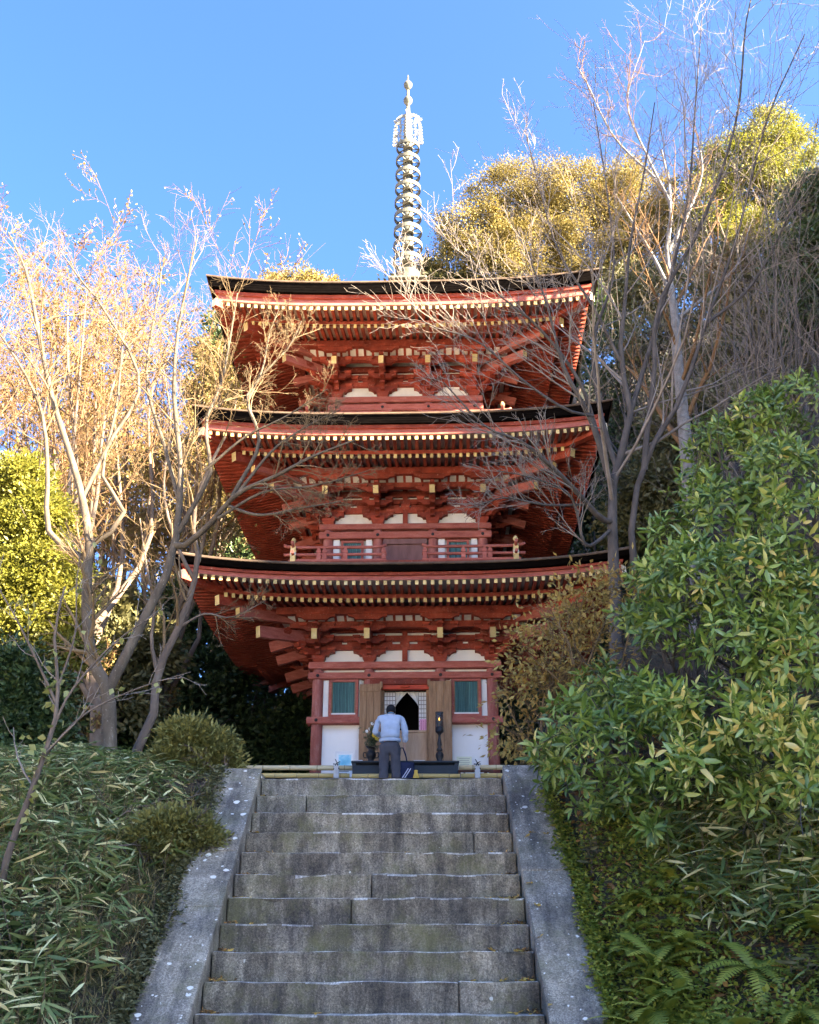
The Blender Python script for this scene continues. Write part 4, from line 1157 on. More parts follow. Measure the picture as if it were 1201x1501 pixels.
for s_ in (-1, 1):
    mb = MB(); mb.lathe([(.046,0),(.052,.02),(.050,.05),(.035,.085),(.001,.09)], (0,0,0), 14); q_ = mb.build('shoe', M['shoe'], per, (s_*.122,.04,.0)); q_.scale = (1,2.6,1)
# hair cap: upper-back part of the head
bm = bmesh.new(); bmesh.ops.create_icosphere(bm, subdivisions=4, radius=1)
for v in bm.verts:
    n_ = v.co.normalized()
    cut = -.62 if n_.y < .1 else (-.62 + (n_.y-.1)*1.4)
    z = max(n_.z, cut); jit_ = 1+.03*math.sin(n_.x*23+n_.y*9)*math.sin(n_.z*17)
    v.co = Vector((n_.x*.094*jit_, n_.y*.108*jit_, z*.112*jit_))
me = bpy.data.meshes.new('hair'); bm.to_mesh(me); bm.free(); me.materials.append(M['hair'])
for pl in me.polygons: pl.use_smooth = True
h_o = link('hair', me, per, (0,.190,1.575), (R(-24),0,0))
mb = MB(); mb.lathe([(.073,0),(.082,.012),(.075,.045),(.066,.05)], (0,0,0), 20, 0, True, False); mb.build('collar', M['collar'], per, (0,.138,1.445), (R(-28),0,0))
# ---- bag held in the right hand
p1 = at(588.5, 1140, DPN+.02)
bag = empty('tote_bag', (p1.x+.03, DPN+.08, PG+.10)); tag(bag, 'navy tote bag with white diagonal stripes hanging from the right hand', 'bag')
M['navy'] = wood_mat('navy_canvas', (.006,.010,.035), (.012,.018,.055), None, 8, rough=.8); M['stripe'] = wood_mat('white_stripe', (.45,.47,.58), (.55,.57,.66), None, 8)
mb = MB(); nz_ = 9; Vb = []; Fb = []; nn = 20
for j in range(nz_+1):
    f = j/nz_; hw = .16+.045*math.sin(f*2.6); hd = .07+.03*math.sin(f*3.0)*1.0
    for k in range(nn):
        t = 2*math.pi*k/nn; c_, s_ = math.cos(t), math.sin(t); e_ = .45
        Vb.append((hw*abs(c_)**e_*(1 if c_ > 0 else -1) + .02*f, hd*abs(s_)**e_*(1 if s_ > 0 else -1) + .006*math.sin(f*9+k), f*.46))
for j in range(nz_):
    for k in range(nn): Fb.append((j*nn+k, j*nn+(k+1)%nn, (j+1)*nn+(k+1)%nn, (j+1)*nn+k))
Fb.append(list(range(nn))[::-1]); Fb.append([nz_*nn+k for k in range(nn)])
mb.add(Vb, Fb, 0, True); mb.build('bag_body', M['navy'], bag)
for off in (0, .045):
    mb = MB(); P_ = [(-.10+off,-.088,.02),(-.03+off,-.102,.14),(.05+off,-.104,.26),(.10+off,-.10,.34)]
    for q0, q1 in zip(P_[:-1], P_[1:]): mb.beam(q0, q1, .016, .006, 0, (0,1,0))
    tag(mb.build('stripe', M['stripe'], bag))
for y_ in (-.06,.06):
    mb = MB(); mb.tube([(-.09,y_,.44),(-.07,y_*.8,.60),(-.045,y_*.3,.735),(.0,y_*.3,.735),(.05,y_*.8,.60),(.08,y_,.44)], .011, 7); mb.build('handle', M['navy'], bag)
p2 = at(605, 1134, DPN+.05); M['yel'] = wood_mat('yellow_cloth', (.55,.34,.05), (.65,.42,.08), None, 6)
mb = MB(); mb.lathe([(.001,0),(.05,.01),(.06,.06),(.05,.12),(.03,.16),(.04,.19),(.001,.20)], (0,0,0), 12); o = mb.build('yellow_pouch', M['yel'], None, (bag.location.x+.24, DPN+.02, PG+.20)); o.scale = (1,.6,1.1); tag(o, 'small yellow pouch hanging beside the navy bag', 'pouch')
# ================================================================== VEGETATION
CP, SP = math.cos(PITCH), math.sin(PITCH)
def mpp(p):
    """metres per photo pixel at point p"""
    return (CP*p[1] + SP*(p[2]-EYE))/FOCAL
def nrm(a): return a/np.maximum(np.linalg.norm(a, axis=-1, keepdims=True), 1e-9)

def tube_batch(P, Rr, k):
    """P (M,n,3) polylines, Rr (M,n) radii -> V, F(quads)"""
    Mn, n, _ = P.shape
    T = np.empty_like(P); T[:,1:-1] = P[:,2:]-P[:,:-2]; T[:,0] = P[:,1]-P[:,0]; T[:,-1] = P[:,-1]-P[:,-2]
    T = nrm(T)
    D = nrm(P[:,-1]-P[:,0]); ref = np.where(np.abs(D[:,2:3]) < .9, np.array([[0,0,1.]]), np.array([[1.,0,0]]))
    X0 = nrm(np.cross(D, ref))[:,None,:]
    X = nrm(X0 - T*(X0*T).sum(-1, keepdims=True)); Y = np.cross(T, X)
    an = np.arange(k)*2*np.pi/k
    V = P[:,:,None,:] + Rr[:,:,None,None]*(X[:,:,None,:]*np.cos(an)[None,None,:,None] + Y[:,:,None,:]*np.sin(an)[None,None,:,None])
    V = V.reshape(-1, 3)
    m, i, j = np.meshgrid(np.arange(Mn), np.arange(n-1), np.arange(k), indexing='ij')
    b = m*n*k; j2 = (j+1) % k
    F = np.stack([b+i*k+j, b+i*k+j2, b+(i+1)*k+j2, b+(i+1)*k+j], -1).reshape(-1, 4)
    return V, F
def resample(pts, rad, n):
    pts = np.array([list(p) for p in pts], float); rad = np.array(rad, float)
    s_ = np.concatenate([[0], np.cumsum(np.linalg.norm(np.diff(pts, axis=0), axis=1))])
    # smooth with Catmull-Rom
    u = np.linspace(0, s_[-1], n); out = np.zeros((n,3))
    ext = np.vstack([2*pts[0]-pts[1], pts, 2*pts[-1]-pts[-2]])
    for a_, uu in enumerate(u):
        i = min(max(np.searchsorted(s_, uu, side='right')-1, 0), len(pts)-2)
        t = (uu-s_[i])/max(1e-9, s_[i+1]-s_[i]); p0, p1, p2, p3 = ext[i:i+4]
        out[a_] = .5*((2*p1)+(-p0+p2)*t+(2*p0-5*p1+4*p2-p3)*t*t+(-p0+3*p1-3*p2+p3)*t**3)
    return out, np.interp(u, s_, rad)
def grow(P, Rr, per, tr=(.2,1.0), ang=(30,60), lenr=.5, lenabs=None, radr=.6, npts=5, up=.05, jit=.12, g=None, rmin=.0015, flat=None):
    g = g or rng; Mn, n, _ = P.shape
    L = np.linalg.norm(np.diff(P, axis=1), axis=2).sum(1)
    idx = np.repeat(np.arange(Mn), per); K = len(idx)
    t = tr[0] + (tr[1]-tr[0])*(np.tile(np.arange(per), Mn) + g.random(K))/per
    f = t*(n-1); i = np.minimum(f.astype(int), n-2); w = (f-i)[:,None]
    pos = P[idx,i]*(1-w) + P[idx,i+1]*w; T = nrm(P[idx,i+1]-P[idx,i]); r0 = (Rr[idx,i]*(1-w[:,0]) + Rr[idx,i+1]*w[:,0])
    q = g.normal(size=(K,3))
    if flat is not None: q = q*np.array(flat)
    q = nrm(q - T*(q*T).sum(-1, keepdims=True))
    a_ = np.radians(g.uniform(ang[0], ang[1], K))[:,None]
    d = nrm(T*np.cos(a_) + q*np.sin(a_))
    Ln = (L[idx]*lenr if lenabs is None else np.full(K, lenabs))*g.uniform(.55, 1.25, K)*(1.15-.55*t)
    C = np.empty((K,npts,3)); C[:,0] = pos; st = (Ln/(npts-1))[:,None]
    for k in range(1, npts):
        d = nrm(d + g.normal(size=(K,3))*jit + np.array([0,0,up]))
        C[:,k] = C[:,k-1] + d*st
    r0 = np.maximum(r0*radr*g.uniform(.7,1.05,K), rmin*1.3)
    RR = np.maximum(r0[:,None]*np.linspace(1, .28, npts)[None], rmin)
    return C, RR
def join(parts):
    V = []; F = []; o = 0
    for v, f in parts: V.append(v); F.append(f+o); o += len(v)
    return np.concatenate(V), np.concatenate(F)

def leaves(P, D, Lf, Wf, g=None, fold=.18, droop=0.0, big=False, nb=None, nz=.6):
    """one folded leaf at each P pointing along D"""
    g = g or rng; K = len(P); D = nrm(D + np.array([0,0,-droop]))
    q = g.normal(size=(K,3))*nz + (np.array([0,0,1.0]) if nb is None else nb); Nn = nrm(q - D*(q*D).sum(-1, keepdims=True)); S_ = np.cross(D, Nn)
    Lf = np.broadcast_to(Lf, (K,))[:,None]; Wf = np.broadcast_to(Wf, (K,))[:,None]
    if not big:
        mid = P + D*Lf*.45
        V = np.stack([P, mid + S_*Wf/2 + Nn*Wf*fold, P + D*Lf, mid - S_*Wf/2 + Nn*Wf*fold], 1).reshape(-1,3)
        b = np.arange(K)[:,None]*4
        F = np.concatenate([b+np.array([[0,1,2]]), b+np.array([[0,2,3]])], 1).reshape(-1,3)
        return V, F, 2
    # 8-vertex leaf with midrib fold and curl
    def pt(f, wv, dz): return P + D*Lf*f + S_*Wf*wv + Nn*(Wf*abs(wv)*2*fold + Lf*dz)
    pts = [pt(0,0,0), pt(.3,.42,-.01), pt(.3,0,-.005), pt(.3,-.42,-.01), pt(.68,.36,-.045), pt(.68,0,-.04), pt(.68,-.36,-.045), pt(1,0,-.13)]
    V = np.stack(pts, 1).reshape(-1,3); b = np.arange(K)[:,None]*8
    tri = [(0,2,1),(0,3,2),(1,2,5),(1,5,4),(2,3,6),(2,6,5),(4,5,7),(5,6,7)]
    F = np.concatenate([b+np.array([t_]) for t_ in tri], 1).reshape(-1,3)
    return V, F, 8
def rnd_faces(K, per, g=None, base=None, spread=1.0):
    g = g or rng
    r = g.random(K) if base is None else np.clip(base + g.normal(size=K)*spread, 0, 1)
    return np.repeat(r, per)

# ---- leaf and bark materials
LM = {}
LM['gold'] = leaf_mat('golden_green_leaf', [(0,(0.102,0.081,0.020)),(.4,(0.203,0.163,0.041)),(.75,(0.301,0.234,0.075)),(1,(0.374,0.299,0.121))], .7, .35)
LM['evergreen'] = leaf_mat('dark_evergreen_leaf', [(0,(0.025,0.046,0.016)),(.5,(0.053,0.086,0.027)),(1,(0.106,0.144,0.045))], .45, .2)
LM['olive'] = leaf_mat('olive_leaf', [(0,(0.072,0.073,0.027)),(.5,(0.132,0.127,0.050)),(1,(0.216,0.198,0.086))], .55, .3)
LM['lime'] = leaf_mat('yellow_green_leaf', [(0,(0.084,0.101,0.013)),(.5,(0.186,0.185,0.026)),(1,(0.304,0.277,0.053))], .5, .4)
LM['laurel'] = leaf_mat('glossy_laurel_leaf', [(0,(0.082,0.132,0.023)),(.4,(0.172,0.256,0.040)),(.7,(0.306,0.373,0.068)),(.9,(0.540,0.513,0.126)),(1,(0.750,0.590,0.179))], .34, .25, spec=.6)
LM['maple'] = leaf_mat('fading_autumn_leaf', [(0,(0.216,0.119,0.033)),(.4,(0.365,0.238,0.065)),(.8,(0.486,0.392,0.117)),(1,(0.621,0.560,0.169))], .6, .4)
LM['russet'] = leaf_mat('russet_leaf', [(0,(0.160,0.078,0.029)),(.5,(0.225,0.129,0.055)),(1,(0.290,0.193,0.092))], .6, .4)
LM['sasa'] = leaf_mat('bamboo_grass_blade', [(0,(0.073,0.108,0.031)),(.45,(0.155,0.202,0.057)),(.72,(0.260,0.274,0.089)),(.80,(0.650,0.504,0.198)),(1,(0.750,0.750,0.386))], .5, .3)
LM['grass'] = leaf_mat('dry_tuft_blade', [(0,(0.054,0.068,0.021)),(.5,(0.126,0.119,0.042)),(.8,(0.324,0.238,0.098)),(1,(0.540,0.408,0.182))], .7, .25)
LM['fern'] = leaf_mat('fern_pinna', [(0,(0.104,0.138,0.018)),(.5,(0.206,0.244,0.032)),(1,(0.356,0.341,0.050))], .55, .35)
LM['conifer'] = leaf_mat('fine_conifer_spray', [(0,(0.101,0.104,0.025)),(.5,(0.203,0.194,0.052)),(.85,(0.321,0.278,0.081)),(1,(0.473,0.389,0.092))], .65, .25)
LM['litter'] = leaf_mat('fallen_leaf_litter', [(0,(0.082,0.041,0.017)),(.5,(0.202,0.106,0.036)),(.85,(0.406,0.199,0.058)),(1,(0.750,0.443,0.116))], .85, .1)
LM['yellow'] = leaf_mat('yellow_fallen_leaf', [(0,(.30,.16,.03)),(.5,(.50,.30,.05)),(1,(.60,.42,.09))], .6, .2)
LM['vine'] = leaf_mat('pale_vine_leaf', [(0,(.22,.24,.06)),(1,(.42,.40,.14))], .5, .4)
BM = {}
BM['pale'] = wood_mat('pale_grey_bark', (0.057,0.044,0.031), (0.104,0.081,0.056), (0.177,0.147,0.109), 7, (1,1,.5), rough=.9, wear=(0.270,0.244,0.200), ws=(.60,.70))
BM['brown'] = wood_mat('brown_bark', (.085,.062,.045), (.14,.105,.078), (.20,.16,.12), 7, (1,1,.5), rough=.9)
BM['dark'] = wood_mat('dark_grey_bark', (.05,.042,.036), (.085,.072,.062), (.13,.11,.095), 7, (1,1,.5), rough=.9)
BM['birch'] = wood_mat('white_lichened_bark', (0.099,0.095,0.090), (0.189,0.184,0.180), (0.270,0.270,0.261), 9, (1,1,.7), rough=.9, wear=(0.063,0.054,0.045), ws=(.58,.66))
BM['twig'] = wood_mat('tan_twig_bark', (0.124,0.083,0.041), (0.174,0.119,0.061), (0.213,0.151,0.085), 5, rough=.85)
BM['twig_pink'] = wood_mat('russet_twig_bark', (0.114,0.061,0.025), (0.160,0.092,0.041), (0.197,0.122,0.060), 5, rough=.85)
BM['twig_grey'] = wood_mat('grey_twig_bark', (0.155,0.124,0.099), (0.232,0.194,0.160), (0.310,0.271,0.232), 5, rough=.85)

def limb(pts, D, r0, r1, n=14, dz=0):
    """pts photo pixels at depth D (or (px,py,D)); radii metres"""
    P = [at(p[0], p[1], p[2] if len(p) > 2 else D) for p in pts]
    return resample(P, np.linspace(r0, r1, len(P)), n)
def bare_tree(name, limbs, levels, bark, twig, label, cat, root, g, group=None, extra=None, kshape=(8,5,4,3,3)):
    """limbs: list of (P(n,3),R(n)) all n equal"""
    o = empty(name, root); tag(o, label, cat, group)
    P = np.stack([l[0] for l in limbs]); Rr = np.stack([l[1] for l in limbs]); rt = np.array(root)
    v, f = tube_batch(P-rt, Rr, 9)
    link('trunk', np_mesh('trunk', v, f, bark, smooth=True), o)
    parts = []; cur = (P, Rr)
    for li, lv in enumerate(levels):
        lv = dict(lv); pick = lv.pop('pick', None); src = cur
        if pick == 'all' and parts: pass
        cur = grow(src[0], src[1], g=g, **lv)
        parts.append(tube_batch(cur[0]-rt, cur[1], kshape[min(li+1, 4)]))
    V, F = join(parts)
    c = link('crown', np_mesh('crown', V, F, twig, smooth=True), o); tag(c, kind='stuff')
    return o, cur, rt

# ------------------------------------------------------------------ leafy crowns
def lobes_px(lst, D, flat=.8, dz=1.0):
    out = []
    for l in lst:
        px, py, r = l[:3]; d = l[3] if len(l) > 3 else D
        p = at(px, py, d); m_ = mpp(p); out.append((np.array(p), np.array([r*m_, r*m_*dz, r*m_*flat])))
    return out
def crown_pts(lobes, nclump, cr, nleaf, g, shell=(.45,1.0), lowcut=-.75):
    vol = np.array([np.prod(r)**(2/3) for _, r in lobes]); vol = vol/vol.sum()
    C = []; O = []; Rz = []
    for (c, r), w in zip(lobes, vol):
        k = max(3, int(nclump*w)); d = nrm(g.normal(size=(k*2,3))); d = d[d[:,2] > lowcut][:k]
        u = shell[0] + (shell[1]-shell[0])*g.random(len(d))**.5
        C.append(c + d*u[:,None]*r); O.append(d); Rz.append(np.full(len(d), cr)*g.uniform(.6,1.4,len(d)))
    C = np.concatenate(C); O = np.concatenate(O); Rz = np.concatenate(Rz)
    idx = np.repeat(np.arange(len(C)), nleaf)
    off = g.normal(size=(len(idx),3))*np.array([.5,.5,.36])
    P = C[idx] + off*Rz[idx][:,None]
    D = nrm(off*.9 + O[idx]*.6 + g.normal(size=off.shape)*.5)
    hue = np.clip(g.normal(.5,.2,len(C)), 0, 1)[idx]*.55 + g.random(len(idx))*.45
    crown_pts.nb = nrm(nrm(off)*.8 + O[idx]*.6 + np.array([0,0,.5]))
    return P, D, hue, C, O
def leafy_tree(name, lobes, root, mat, bark, label, cat, g, nclump=260, cr=.45, nleaf=70, L=.2, W=.1, trunk_r=.22, group=None, nlimb=7, droop=.15):
    o = empty(name, root); tag(o, label, cat, group); rt = np.array(root)
    top = np.mean([c for c, r in lobes], 0)
    limbs = []
    mid = rt + (top-rt)*.45 + g.normal(size=3)*.2*np.array([1,1,0])
    limbs.append(resample([rt-np.array([0,0,.3]), rt + (mid-rt)*.5 + g.normal(size=3)*.12, mid, top], [trunk_r*1.25, trunk_r, trunk_r*.8, trunk_r*.25], 10))
    for k in range(nlimb):
        c, r = lobes[k % len(lobes)]
        s0 = rt + (mid-rt)*g.uniform(.6,1.0); e = c + g.normal(size=3)*r*.4
        m_ = (s0+e)/2 + np.array([0,0,-.1])*np.linalg.norm(e-s0) + g.normal(size=3)*.15
        limbs.append(resample([s0, m_, e], [trunk_r*.5, trunk_r*.32, trunk_r*.1], 10))
    P = np.stack([l[0] for l in limbs]); Rr = np.stack([l[1] for l in limbs])
    v, f = tube_batch(P-rt, Rr, 7)
    tb = [(v, f)]
    c1 = grow(P, Rr, 7, (.35,1), (30,60), .33, None, .5, 4, .05, .15, g=g, rmin=.008); tb.append(tube_batch(c1[0]-rt, c1[1], 4))
    V, F = join(tb)
    link('trunk', np_mesh('trunk', V, F, bark, smooth=True), o)
    Pp, Dd, hue, C, O = crown_pts(lobes, nclump, cr, nleaf, g)
    V, F, per = leaves(Pp-rt, Dd, L*g.uniform(.7,1.3,len(Pp)), W*g.uniform(.7,1.3,len(Pp)), g, droop=droop, nb=crown_pts.nb, nz=.4)
    c = link('crown', np_mesh('crown', V, F, mat, np.repeat(hue, per)), o); tag(c, kind='stuff')
    return o

gv = lambda s: np.random.default_rng(s)
def gpt(px, py, D):
    p = at(px, py, D); return Vector((p.x, p.y, GH(p.x, p.y)))
def root_at(px, D):
    p = at(px, 1000, D); return Vector((p.x, D, GH(p.x, D)))

# ---- trees on the hill behind
leafy_tree('broadleaf_tree', lobes_px([(760,300,70),(835,300,75),(925,305,72),(700,345,62),(780,370,70),(870,370,75),(960,350,62),(665,385,38),(740,410,60),(840,430,60),(920,430,55)], 40, .75),
    root_at(820, 40), LM['gold'], BM['brown'], 'broad sunlit golden tree on the hill behind the pagoda spire', 'tree', gv(1), 520, .62, 380, .095, .06, .4)
leafy_tree('broadleaf_tree', lobes_px([(1120,205,50),(1150,240,55),(1070,245,48),(1110,280,60),(1180,290,45),(1040,300,40),(1060,350,60),(1140,350,70)], 37, .8),
    root_at(1110, 37), LM['lime'], BM['brown'], 'tall round evergreen topping the right hillside, sunlit on its crown', 'tree', gv(2), 340, .5, 300, .095, .058, .35)
leafy_tree('broadleaf_tree', lobes_px([(405,425,22),(440,420,26),(475,425,24),(440,470,50)], 39, .8),
    root_at(445, 39), LM['gold'], BM['brown'], 'golden treetop peeping over the top roof beside the spire', 'tree', gv(3), 150, .4, 150, .12, .07, .25)
leafy_tree('broadleaf_tree', lobes_px([(600,430,32),(630,415,28),(650,440,40)], 41, .8),
    root_at(620, 41), LM['olive'], BM['brown'], 'olive treetop peeping over the top roof at the spire base', 'tree', gv(4), 90, .5, 90, .2, .11, .25)
leafy_tree('broadleaf_tree', lobes_px([(330,540,40),(350,580,46),(310,570,36),(360,640,50),(320,650,50),(300,720,60),(350,740,60)], 33, .9),
    root_at(330, 33), LM['gold'], BM['brown'], 'yellow leafy tree standing left of the upper roofs', 'tree', gv(5), 240, .4, 140, .12, .07, .25)
leafy_tree('broadleaf_tree', lobes_px([(318,490,24),(330,520,30),(325,560,34),(315,610,36)], 35, 1.1),
    root_at(322, 35), LM['evergreen'], BM['dark'], 'dark narrow evergreen behind the top roof corner', 'tree', gv(6), 110, .4, 90, .18, .1, .25)
# shaded slope on the right
for i, (lst, D, mt, lab) in enumerate([
    ([(900,520,55),(890,600,60),(930,660,60),(900,730,60),(880,450,40)], 33, 'evergreen', 'dark evergreen in shade beside the middle roof'),
    ([(1000,440,60),(960,500,60),(1050,500,65),(1000,580,70),(940,420,45)], 31, 'olive', 'grey-olive shaded tree behind the white lichened trunk'),
    ([(1120,420,70),(1170,480,60),(1090,500,60),(1150,570,70),(1060,400,45)], 27, 'olive', 'dull olive tree on the shaded slope above the glossy shrub'),
    ([(1190,380,60),(1201,300,50),(1210,450,60)], 25, 'evergreen', 'dark evergreen on the shaded slope beside the dull olive tree'),
    ([(880,800,60),(900,880,60),(850,760,40),(830,960,60),(860,1020,60)], 29, 'evergreen', 'dark low evergreen behind the pagoda on the slope side'),
    ([(1010,640,60),(970,720,60),(940,780,50),(1060,600,50)], 24, 'olive', 'olive undergrowth tree between bare tree and glossy shrub'),
    ]):
    leafy_tree('broadleaf_tree', lobes_px(lst, D, .85), root_at(lst[0][0], D), LM[mt], BM['dark'], lab, 'tree', gv(20+i), 190, .42, 85, .17, .085, .2)
# tall evergreen added out of view right of the stairs to shade the bare tree
leafy_tree('added_shade_tree', [(np.array([8.6,10.6,z_]), np.array([r_, r_, 1.7])) for z_, r_ in ((8.5,2.3),(10.5,2.4),(12.5,2.2),(14.5,2.0),(16.5,1.6),(18.0,1.1))], Vector((8.6,10.6,GH(8.6,10.6))), LM['evergreen'], BM['dark'], 'unseen evergreen added right of the glossy shrub to shade the leafless tree', 'tree', gv(90), 420, .55, 60, .2, .1, .25)
# dark understorey left of the pagoda
for i, (lst, D, mt, lab) in enumerate([
    ([(390,960,60),(440,1010,60),(360,1020,60),(420,1080,60),(380,900,50),(340,850,45)], 31, 'evergreen', 'dark glossy evergreen in shade beside the ground storey wall'),
    ([(280,900,55),(250,960,60),(300,1000,60),(240,1040,60),(310,1060,60)], 27, 'evergreen', 'dark evergreen bush behind the forked pale trunk'),
    ([(160,900,55),(190,960,60),(120,980,60),(170,1040,60),(90,1040,60)], 23, 'olive', 'olive green bush between the pale trunks and the yellow-green bush'),
    ([(340,800,45),(380,790,40),(320,850,50),(290,850,40)], 34, 'olive', 'mid green tree seen under the lower roof corner'),
    ([(345,1090,40),(385,1110,45),(430,1115,45),(320,1120,40),(450,1060,45)], 27.5, 'evergreen', 'low dark evergreen bush at the foot of the pagoda wall'),
    ([(180,1090,50),(240,1100,50),(120,1110,50),(60,1100,50)], 24, 'evergreen', 'low dark evergreen bush behind the bamboo grass'),
    ([(500,1000,60),(560,1040,60),(700,1010,60),(760,1060,60),(640,1060,60)], 33, 'evergreen', 'evergreen thicket straight behind the pagoda'),
    ]):
    leafy_tree('broadleaf_tree', lobes_px(lst, D, .85), root_at(lst[0][0], D), LM[mt], BM['dark'], lab, 'tree', gv(40+i), 210, .42, 90, .16, .085, .18)
leafy_tree('broadleaf_tree', lobes_px([(200,700,48),(255,770,42),(150,770,45),(295,800,30),(210,800,40),(110,700,40),(265,680,40)], 28, .85),
    root_at(200, 28), LM['gold'], BM['brown'], 'sparse golden-leaved tree glowing low between the left maples', 'tree', gv(62), 130, .5, 90, .13, .07, .18)
# bright bushes at the far left
leafy_tree('broadleaf_tree', lobes_px([(25,705,42),(50,760,50),(10,790,50),(65,830,50),(20,870,60),(85,890,40),(40,930,55),(100,950,35)], 14.5, .9),
    root_at(40, 14.5), LM['lime'], BM['dark'], 'bright yellow-green leafy bush catching the sun beyond the leaning sapling', 'tree', gv(60), 380, .22, 150, .07, .036, .1)
leafy_tree('broadleaf_tree', lobes_px([(10,990,45),(50,1020,45),(20,1070,55),(70,1090,40),(0,1130,40)], 12.5, .9),
    root_at(30, 12.5), LM['evergreen'], BM['dark'], 'deep green shrub on the left bank under the yellow-green bush', 'shrub', gv(61), 150, .2, 90, .08, .04, .05)

# ---- bare trees on the left
g1 = gv(101)
D1 = 11.6
limbs = [
 limb([(162,1150),(160,1095),(160,1050),(158,1012),(150,995),(135,965),(127,900),(128,850),(131,798)], D1, .088, .05),
 limb([(131,798),(122,735),(104,670),(77,585),(58,496),(42,411),(31,380),(12,340)], D1, .05, .008),
 limb([(128,820),(77,790),(68,744),(70,690),(60,600),(20,520),(-30,450)], D1, .04, .010),
 limb([(131,800),(165,778),(182,750),(166,724),(150,690),(170,600),(180,500),(186,430)], D1, .034, .008),
 limb([(158,1012),(190,950),(225,880),(245,840),(257,794),(263,744),(265,674),(257,608),(255,550),(263,470),(280,390),(290,345)], D1, .062, .008),
 limb([(257,800,D1),(262,806,D1),(305,771,11.4),(348,724,11.2),(406,697,11.0),(456,670,10.9),(520,645,10.8)], D1, .045, .010),
 limb([(262,780,D1),(290,730,11.5),(309,693,11.4),(302,620,11.5),(325,560,11.6),(340,480,11.6),(348,430,11.6)], D1, .032, .008),
 limb([(340,728,11.3),(380,650,11.3),(362,590,11.3),(371,567,11.3),(397,536,11.3),(426,506,11.3),(442,470,11.2)], D1, .024, .007),
 limb([(120,732,D1),(160,650,D1),(205,560,D1),(150,450,D1),(118,410,D1),(90,370,D1)], D1, .026, .007),
 limb([(264,740,D1),(240,650,11.8),(215,560,11.9),(225,470,11.9),(236,410,12),(233,370,12)], D1, .026, .007),
 limb([(348,724,11.2),(400,660,11.1),(450,625,11.0),(500,600,10.9)], D1, .020, .005),
 limb([(320,760,11.3),(385,722,11.1),(460,712,10.9),(540,690,10.8)], D1, .020, .005),
 limb([(300,690,11.4),(360,640,11.3),(420,610,11.2),(480,570,11.1)], D1, .018, .005),
 limb([(365,585,11.3),(385,540,11.3),(395,490,11.3),(410,450,11.2)], D1, .016, .005),
 limb([(330,740,11.3),(380,755,11.1),(440,745,10.9),(500,735,10.8)], D1, .020, .006),
]
bare_tree('maple_tree', limbs, [
   dict(per=15, tr=(.42,1), ang=(25,60), lenr=.29, radr=.5, npts=6, up=.03, jit=.13, rmin=.003),
   dict(per=7, tr=(.2,1), ang=(25,60), lenr=.48, radr=.5, npts=5, up=.02, jit=.14, rmin=.0018),
   dict(per=4, tr=(.25,1), ang=(25,55), lenr=.5, radr=.6, npts=4, up=.03, jit=.15, rmin=.0013)],
   BM['pale'], BM['twig'], 'bare maple with forked pale trunk, its branches reaching across the roofs', 'tree', gpt(162, 1150, D1), g1)
g2 = gv(102); D2 = 14.2
limbs = [
 limb([(190,1125),(196,1106),(224,1052),(231,987),(261,921),(280,870),(290,820),(283,760),(300,700),(330,640)], D2, .07, .02),
 limb([(231,987),(222,940),(226,890),(215,830),(205,760)], D2, .03, .01),
 limb([(261,921),(300,900),(340,905),(390,880)], D2, .02, .006),
 limb([(285,850),(260,800),(240,720),(250,620),(240,540)], D2, .03, .008),
]
bare_tree('maple_tree', limbs, [
   dict(per=12, tr=(.3,1), ang=(25,60), lenr=.36, radr=.55, npts=6, up=.04, jit=.13, rmin=.004),
   dict(per=6, tr=(.2,1), ang=(25,60), lenr=.5, radr=.55, npts=5, up=.03, jit=.14, rmin=.003),
   dict(per=4, tr=(.25,1), ang=(25,55), lenr=.5, radr=.6, npts=4, up=.03, jit=.15, rmin=.0022)],
   BM['brown'], BM['twig'], 'slender bare maple with leaning brown trunk in front of the dark bush', 'tree', gpt(190, 1125, D2), g2)
